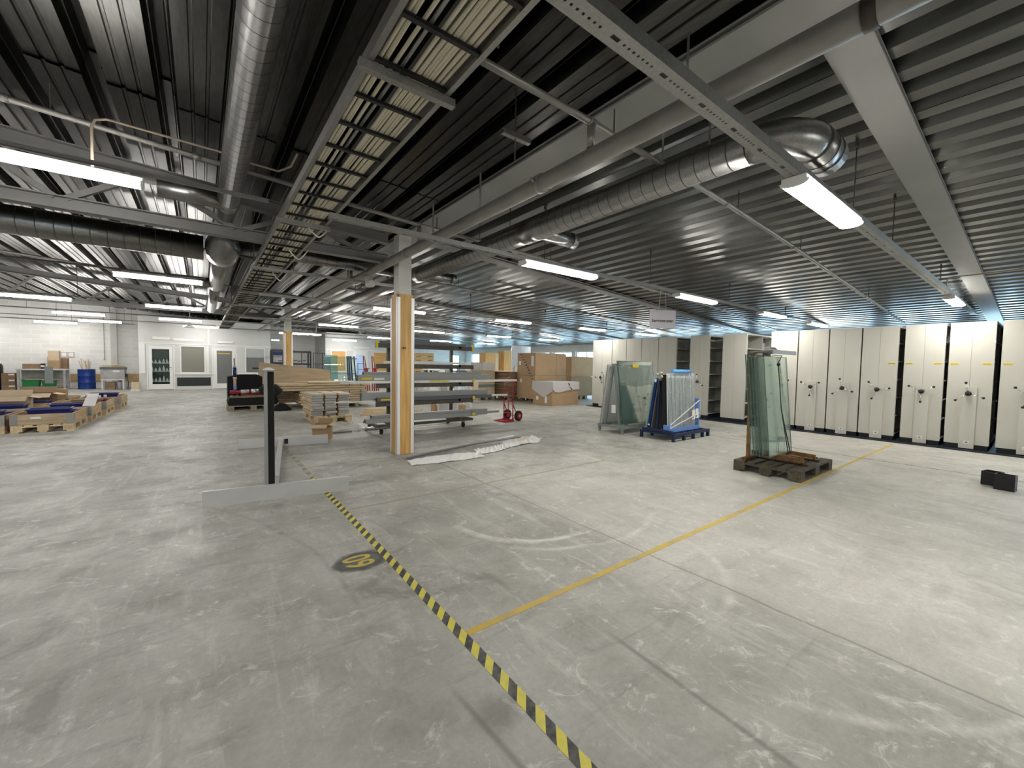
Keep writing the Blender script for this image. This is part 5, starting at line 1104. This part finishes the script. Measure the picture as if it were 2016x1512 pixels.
o = MB().box(0, 1.4, 0, .5, 0, .10).build('timber_block', 'pine_old', None, (4.2, 18.75, 0)); tag(o, 'timber base under the standing aqua glass sheets', 'timber')
t = thing('steel_stand', 'dark teal steel A-frame stand beside the aqua glass sheets', 'stand', (5.00, 18.25, 0))
for k, (xa, xb) in enumerate(((0, .06), (.10, .17), (.20, .30), (.36, .50))): MB().bar((xb, -.0+.1*k, 0), (xa, .1*k+.05, 1.66), .05, .05).build('leg', 'teal_steel', t)
for z in (.45, .9, 1.55): MB().bar((.02, .0, z), (.46, .3, z), .04, .04).build('cross_bar', 'teal_steel', t)
t = thing('wire_cart', 'thin grey wire cart in front of the pale blue office door', 'cart', (5.95, 20.0, 0))
for x in (0, .35): MB().cyl((x, 0, 0.0), (x, 0, 1.36), .013, 6).build('upright', 'teal_steel', t)
for z in (.5, .78, 1.06, 1.34): MB().cyl((0, 0, z), (.35, 0, z), .011, 6).build('cross_wire', 'teal_steel', t)
for k, x in enumerate((6.28, 6.70)):
    t = thing('red_stand', 'red steel A-frame stand before the orange office board, the %s one' % ('left', 'right')[k], 'stand', (x, 20.2, 0))
    for q in range(4): MB().bar((-.02+.10*q, -.1, 0), (.02+.055*q, .0, 1.12), .042, .04).build('leg', 'red', t)
    MB().bar((0, 0, 1.10), (.28, 0, 1.10), .04, .04).build('cross_bar', 'red_dark', t); MB().bar((.02, 0, 1.10), (.0, .04, 1.72), .035, .035).build('horn', 'red_dark', t); MB().bar((.14, 0, 1.10), (.05, .04, 1.70), .03, .03).build('horn', 'red_dark', t)
t = thing('red_stand', 'red steel post behind the head-high arms right of the near column', 'stand', (8.1, 18.6, 0)); MB().bar((0, 0, 0), (0, 0, 1.5), .05, .05).bar((0, 0, 1.5), (.05, 0, 1.92), .11, .05).lathe([(.16, 0), (.16, .03)], 8).build('post', 'red_dark', t)
t = thing('wall_unit', 'dark yellow-topped control unit beside the near column, far behind', 'unit', (8.9, 21.5, 0)); MB().box(0, .35, 0, .3, 0, .6).build('foot', 'machine_grey', t); MB().box(.08, .30, .05, .25, .6, 1.85).build('body', 'dark_iron', t); MB().box(.0, .2, -.03, .04, 1.3, 1.7).build('panel', 'yellow', t)
t = thing('crate_pile', 'pale orange slatted crate far behind the trolley arms', 'crate', (10.4, 24.5, 0))
for z in (.9, 1.14, 1.38, 1.62, 1.86): MB().box(0, 1.75, 0, .03, z, z+.20).build('slat', 'orange_board', t)
for x in (.0, .85, 1.70): MB().box(x, x+.05, .03, .8, 0, 2.06).build('post', 'pine_pale', t)
t = thing('low_partition', 'pinkish low panel far behind the trolley', 'panel', (10.6, 25.6, 0)); MB().box(0, 3.6, 0, .1, 0, 1.3).build('body', 'pine_pale', t)
for k, (x, y, w_, h_, m_, nm) in enumerate(((7.3, 15.2, .55, 1.22, 'white', 'white machine with a dark hatch'), (8.0, 16.2, 1.2, .95, 'white', 'low white bench'), (9.9, 17.5, 1.7, 1.08, 'alu_dark', 'dark topped bench'), (9.0, 19.6, 1.6, .85, 'alu', 'grey metal bench'), (12.6, 20.2, 1.8, .9, 'white', 'white table by the windows'))):
    t = thing('workshop_bench', '%s far behind the profile trolley' % nm, 'bench', (x, y, 0)); MB().box(0, w_, 0, .6, h_-.08, h_).build('top', m_, t)
    for a in (0.0, w_-.06):
        for b_ in (0, .54): MB().box(a, a+.06, b_, b_+.06, 0, h_-.08).build('leg', 'alu', t)
    MB().box(.06, w_-.06, .05, .55, .3, h_-.22).build('body', 'machine_grey' if k else 'white', t)
    if k == 0: MB().box(.25, .45, -.004, .049, .9, 1.1).build('hatch', 'alu_dark', t)
for k, (x, y, z) in enumerate(((8.3, 16.35, .951), (8.75, 16.4, .951), (10.2, 17.7, 1.081), (9.3, 19.7, .851), (9.8, 19.75, .851))):
    o = carton('grey white parcel on the benches far behind the trolley, %s from the left' % ORD[k], (x, y, z), R(random.uniform(-15, 15)), .36, .26, .18, ('label_white', 'alu_grey', 'label_white', 'blue_steel', 'alu')[k], tape=False, name='parcel')
for k, (x, y, z) in enumerate(((4.6, 22.3, 2.66), (6.3, 20.9, 2.76), (-.35, 21.6, 2.72))):
    t = thing('pendant_bell', 'white bell-shaped pendant under the roof, %s' % ('left of the two before the offices', 'above the red stands', 'beside the lamps over the glazed door')[k], 'pendant', (x, y, z)); MB().lathe([(.20, 0), (.15, .05), (.05, .10), (.04, .2)], 14).build('shade', 'white', t); MB().cyl((0, 0, .2), (0, 0, roof(x)-z+.02), .008, 6).build('stem', 'white', t)
# ================================================================== LEFT: COLLARED PALLETS
CP = {}
def collar(lab, loc, rz, m1='pine_collar', m2='pine_collar_y'):
    t = thing('pallet_collar', lab, 'pallet collar', loc, rz, 'wooden pallet collars'); h = .195
    if m1 not in CP: CP[m1] = (MB().box(-.60, .60, 0, .020, 0, h).mesh('side_board', m1), MB().box(0, .020, -.38, .38, 0, h).mesh('end_board', m2), MB().box(-.003, .09, -.004, -.0005, .004, h-.004).box(-.004, -.0005, -.004, .09, .004, h-.004).mesh('hinge', 'galv'))
    a, b_, c = CP[m1]
    link('side_board', a, t, (0, -.40, 0)); link('side_board', a, t, (0, .38, 0)); link('end_board', b_, t, (-.60, 0, 0)); link('end_board', b_, t, (.58, 0, 0))
    for x, y, r_ in ((-.6, -.4, 0), (.6, -.4, 90), (.6, .4, 180), (-.6, .4, 270)): link('hinge', c, t, (x, y, 0), (0, 0, R(r_)))
    return t
PLS = [(-2.37, 11.92, 'front row, nearest the aisle'), (-2.33, 13.24, 'second in the row along the aisle'), (-2.27, 14.58, 'third in the row along the aisle'), (-2.18, 16.10, 'farthest in the row along the aisle'),
       (-3.24, 11.95, 'front row, cut by the left edge'), (-3.22, 13.28, 'second row, behind the cut-off front pallet'), (-3.18, 14.62, 'third row, left of the open carton'), (-3.14, 16.0, 'fourth row, left side'), (-4.05, 14.7, 'third row, far left'), (-4.02, 16.05, 'fourth row, far left')]
for x, y, nm in PLS:
    pallet('pine pallet with a collar, %s' % nm, x, y, R(90), 'pine', 'collared pallets on the left'); collar('wooden collar on the pallet, %s' % nm, (x, y, .145), R(90))
BN = {}
def bin_(lab, loc, rz, L=.58, W=.38, Hh=.13, m_='navy_bin', grp='navy bins on the collared pallets'):
    t = thing('plastic_bin', lab, 'bin', loc, rz, grp); k = (L, W, Hh, m_)
    if k not in BN:
        e_ = .03; o = MB()
        o.add([(e_,e_,0),(L-e_,e_,0),(L-e_,W-e_,0),(e_,W-e_,0),(0,0,Hh),(L,0,Hh),(L,W,Hh),(0,W,Hh),(e_+.006,e_+.006,.006),(L-e_-.006,e_+.006,.006),(L-e_-.006,W-e_-.006,.006),(e_+.006,W-e_-.006,.006),(.012,.012,Hh),(L-.012,.012,Hh),(L-.012,W-.012,Hh),(.012,W-.012,Hh)],
              [(0,3,2,1),(0,1,5,4),(1,2,6,5),(2,3,7,6),(3,0,4,7),(8,9,10,11),(8,12,13,9),(9,13,14,10),(10,14,15,11),(11,15,12,8),(4,5,13,12),(5,6,14,13),(6,7,15,14),(7,4,12,15)])
        BN[k] = (o.mesh('tray', m_), MB().box(-.012, L+.012, -.012, 0, Hh-.02, Hh).box(-.012, L+.012, W, W+.012, Hh-.02, Hh).box(-.012, 0, 0, W, Hh-.02, Hh).box(L, L+.012, 0, W, Hh-.02, Hh).mesh('rim', m_))
    link('tray', BN[k][0], t); link('rim', BN[k][1], t); return t
PZ0 = .147
def in_pal(i, dx, dy): return (PLS[i][0]+dx, PLS[i][1]+dy)
bx = lambda i, dx, dy, z: (*in_pal(i, dx, dy), z)
bin_('navy plastic bin in the front collared pallet nearest the aisle', bx(0, -.27, -.30, PZ0+.13), R(5)); bin_('second navy bin at the back of the front collared pallet', bx(0, -.29, .16, PZ0+.0), R(-2), Hh=.17)
bin_('navy bin in the second aisle pallet', bx(1, -.24, -.45, PZ0+.12), R(10)); bin_('navy bin in the farthest aisle pallet', bx(3, -.28, -.30, PZ0+.15), R(2), W=.36)
bin_('navy bin in the cut-off front pallet', bx(4, -.29, -.42, PZ0+.12), R(2)); bin_('dark navy bin behind in the cut-off front pallet', bx(4, -.27, .10, PZ0+.03), R(3)); bin_('navy bin in the second row left pallet', bx(5, -.29, -.52, PZ0+.13), R(1)); bin_('navy bin tilted in the third row left pallet', bx(6, -.29, -.50, PZ0+.10), R(-2)); bin_('navy bin in the third row far left pallet', bx(8, -.28, -.2, PZ0+.08), R(2))
carton('open pale carton on the second row left pallet', bx(5, -.28, -.02, PZ0), R(2), .52, .40, .40, 'card_light', open_=True)
carton('brown carton behind the open pale one', bx(6, -.33, .0, PZ0), R(-2), .62, .40, .38, 'card_dark', open_=True)
carton('low brown carton in the second aisle pallet', bx(1, -.02, .08, PZ0), R(-2), .36, .38, .22, 'card_dark'); carton('flat brown carton in the third aisle pallet', bx(2, -.26, -.20, PZ0), R(3), .48, .4, .22, 'card_dark', open_=False)
carton('brown carton at the back of the farthest aisle pallet', bx(3, -.3, .15, PZ0), R(6), .4, .36, .26, 'card'); carton('tall grey brown carton behind the second row', bx(7, -.2, -.4, PZ0), R(5), .5, .4, .42, 'card')
carton('wide tan carton flap box in the fourth row', bx(9, -.3, -.3, PZ0), R(0), .6, .5, .34, 'card')
for k, (i, dx, dy, lab) in enumerate(((1, .25, -.50, 'white paper sheet propped on the corner of the second aisle pallet'), (2, .02, -.52, 'white paper sheet propped on the third aisle pallet'), (5, -.38, -.52, 'white paper sheet propped on the second row left pallet'))):
    o = MB().box(0, .20, 0, .002, 0, .27).build('paper_sheet', 'paper', None, bx(i, dx, dy, .345), (R(-48), 0, R(-8))); tag(o, lab, 'paper')
for k, (i, dx, dy, z) in enumerate(((1, .30, -.30, .30), (1, .33, -.18, .30), (2, .10, .10, .30), (2, .17, .22, .30), (2, .05, .36, .30), (2, .25, .40, .30), (0, -.05, .42, .20), (5, -.2, .52, .20), (4, .28, -.50, .22), (3, -.3, -.35, .30))):
    t = thing('canister', 'small red and white bottle among the collared pallets, %s' % ('%s counted from the aisle' % ORD[k]), 'bottle', bx(i, dx, dy, z-.15), 0, 'red and white bottles on the collared pallets'); MB().lathe([(.045, 0), (.05, .02), (.05, .16), (.03, .20)], 10).build('body', 'red_dark', t); MB().lathe([(.031, .20), (.031, .27), (.02, .29)], 10).build('cap', 'label_white' if k % 2 else 'red_dark', t)
for k, (i, dy) in enumerate(((1, .0), (2, -.1), (6, .2))):
    o = MB().box(-.28, .28, -.03, .03, 0, .012).build('dark_board', 'card_dark', None, bx(i, .0, dy, .342), (0, 0, R(4))); tag(o, 'dark flat bar lying across a collar, on the %s' % PLS[i][2].replace('row along the aisle', 'aisle pallet'), 'bar')
lbl = tag(MB().box(0, .13, -.002, -.0005, 0, .035).build('label', 'label_white', None, (-2.52, 11.3165, .255)), 'small white label on the front collar nearest the aisle', 'label')
# ================================================================== LEFT: BENCH, BARREL, MACHINE
wb = thing('workbench', 'grey steel workbench against the white block wall', 'workbench', (-6.12, 25.85, 0))
MB().box(0, 1.45, 0, .7, .84, .90).build('top', 'alu', wb)
for x in (.03, 1.35):
    for y in (.02, .60): MB().box(x, x+.07, y, y+.07, 0, .84).build('leg', 'machine_grey', wb)
MB().box(.10, 1.35, .55, .58, .45, .84).build('back_panel', 'machine_grey', wb); MB().box(.10, 1.35, .03, .62, .46, .49).build('shelf', 'pine_old', wb); MB().box(.10, 1.35, .03, .62, .12, .15).build('shelf', 'pine_old', wb)
MB().box(.82, 1.06, -.035, -.005, .28, 1.0).build('door_panel', 'grey_rack', wb)
bin_('green plastic bin on the lower shelf of the workbench, the left one', (-5.98, 25.9, .152), 0, .50, .35, .27, 'green_bin', 'green bins under the workbench'); bin_('green plastic bin on the lower shelf of the workbench, the right one', (-5.42, 25.9, .152), 0, .40, .35, .25, 'green_bin', 'green bins under the workbench')
carton('long low brown carton on the left of the workbench', (-5.98, 26.1, .901), 0, .52, .36, .20, 'card_dark'); carton('brown carton on the right end of the workbench', (-5.30, 26.28, .901), 0, .34, .26, .50, 'card'); carton('pale brown carton in front on the workbench', (-5.22, 25.95, .901), 0, .34, .30, .36, 'card'); carton('tall pale carton on top of the workbench cartons', (-5.22, 25.96, 1.262), 0, .32, .28, .42, 'card_light'); carton('brown carton at the workbench end by the wall', (-4.92, 26.3, .901), 0, .22, .24, .47, 'card_dark')
for k in range(3): o = MB().box(0, .10, 0, .2, 0, .075).build('tape_roll', ('black', 'label_white', 'black')[k], None, (-5.44, 26.0, .901+.076*k)); tag(o, 'small stacked packet between the workbench cartons, %s from the bottom' % ORD[k], 'packet')
for k in range(3):
    t = carton('brown carton stacked left of the workbench, %s from the bottom' % ORD[k], (-6.53, 25.95, .001+.24*k), 0, .38, .40, .235, 'card_dark', grp='cartons stacked left of the workbench'); MB().box(.20, .36, -.003, -.0005, .15, .20).build('label', 'label_white', t)
t = thing('waste_container', 'big blue container with a black bag over its rim at the left edge', 'container', (-6.93, 26.2, 0)); MB().lathe([(.30, 0), (.36, .05), (.38, .55), (.38, .60)], 18).build('tub', 'blue_barrel', t); MB().lathe([(.39, .54), (.40, .60), (.40, 1.0), (.36, 1.10), (.30, 1.12)], 18).build('bag', 'black', t)
t = thing('barrel', 'blue steel barrel standing before the white block wall', 'barrel', (-4.10, 26.15, 0))
MB().lathe([(.285, 0), (.29, .015), (.285, .03), (.285, .28), (.297, .295), (.285, .31), (.285, .57), (.297, .585), (.285, .60), (.285, .86), (.295, .875), (.285, .89), (.27, .885), (.27, .70)], 26).build('drum', 'blue_barrel', t)
for k in range(13):
    a = k*2.39; r_ = .05+.14*((k*7) % 5)/5; x, y = r_*math.cos(a), r_*math.sin(a)*.6; lean = (x*.5-.02 if k > 3 else -.16+.05*k, y*.25); L = 1.15+.13*math.sin(k*3.1) if k < 9 else 1.0
    v = Vector((lean[0], lean[1], L-.72)); o = thing('batten', 'wooden batten standing in the blue barrel, %s' % (('%s from the left' % ORD[k]) if k < 7 else ('%s from the right' % ORD[12-k])), 'batten', (-4.08+x, 26.15+y, .72), 0, 'battens in the blue barrel'); MB().bar((0,0,0), v*1.35, .035, .025, (1,0,0)).build('stick', 'paper' if k in (0, 1, 12) else ('pine_pale' if k % 3 else 'pine_old'), o)
mc = thing('sanding_machine', 'grey box machine with a cluttered top beside the blue barrel', 'machine', (-3.55, 25.35, 0)); MB().box(0, .78, 0, .6, .42, .92).build('body', 'machine_grey', mc); MB().box(-.02, .80, -.02, .62, .90, 1.0).build('top', 'alu_dark', mc)
for x in (.02, .70):
    for y in (.02, .52): MB().box(x, x+.06, y, y+.06, 0, .42).build('leg', 'alu', mc)
MB().box(.40, .62, -.004, -.0005, .78, .86).build('label', 'label_white', mc); MB().box(.78, .86, .1, .3, .55, .70).build('motor', 'black', mc); MB().box(.0, .78, -.02, .0, .42, .46).build('sill', 'label_white', mc); MB().tube([(.84, .2, .55), (.88, .2, .3), (.86, .2, .05)], .012, 6).build('lead', 'black', mc)
o = MB().box(0, .80, 0, .45, 0, .025).build('board', 'card_light', None, (-3.60, 25.4, 1.03), (R(4), R(2), R(-3))); tag(o, 'pale board lying on the grey box machine', 'board'); o = MB().box(0, .34, 0, .34, 0, .02).build('board', 'yellow', None, (-3.24, 25.38, 1.10), (0, R(3), R(5))); tag(o, 'yellow edged board on top of the grey box machine', 'board')
carton('box of parts under the grey box machine', (-3.43, 25.42, .12), 0, .34, .3, .2, 'card_dark'); o = MB().box(-.14, .20, -.02, .25, 0, .115).build('timber_block', 'pine_old', None, (-3.3, 25.45, 0)); tag(o, 'low timber base under the parts box of the machine', 'timber')
t = thing('bucket', 'pale grey bucket under the right side of the machine', 'bucket', (-2.975, 25.62, .0)); MB().lathe([(.08, 0), (.10, .30), (.103, .32)], 14).build('pail', 'sign_board', t)
carton('orange brown carton beside the glazed office door', (-2.42, 24.0, .06), 0, .24, .34, .32, 'card_light'); o = MB().box(0, .13, 0, .2, 0, .12).build('packet', 'card_dark', None, (-2.37, 24.05, .382)); tag(o, 'dark packet on the carton beside the glazed door', 'packet'); o = MB().box(-.02, .26, 0, .36, 0, .058).build('timber_block', 'label_white', None, (-2.42, 23.98, 0)); tag(o, 'white base block under the carton beside the glazed door', 'block')
for k in range(2):
    t = thing('framed_notice', 'small framed white notice on the block wall, the %s one' % ('left', 'right')[k], 'notice', (-5.02+.22*k, 26.96, 1.42)); MB().box(0, .19, 0, .035, 0, .22).build('frame', 'card_dark', t); MB().box(.012, .178, -.003, -.0005, .012, .208).build('sheet', 'paper', t)
t = thing('wall_box', 'small grey box on the block wall at the left edge', 'box', (-7.1, 26.9, 1.45)); MB().box(0, .2, 0, .1, 0, .22).build('body', 'grey_rack', t)
t = thing('wall_cable', 'thin cable running down the block wall to a socket', 'cable', (-3.62, 26.96, 1.32)); MB().cyl((0, 0, .06), (0, 0, 2.0), .012, 6).build('cable_run', 'conduit_tan', t); MB().box(-.03, .03, -.01, .03, 0, .06).build('socket', 'machine_grey', t)
t = thing('wall_poster', 'pale paper sheet pinned to the block wall behind the battens', 'poster', (-4.22, 26.98, 1.15)); MB().box(0, .26, 0, .01, 0, .38).build('sheet', 'label_white', t)
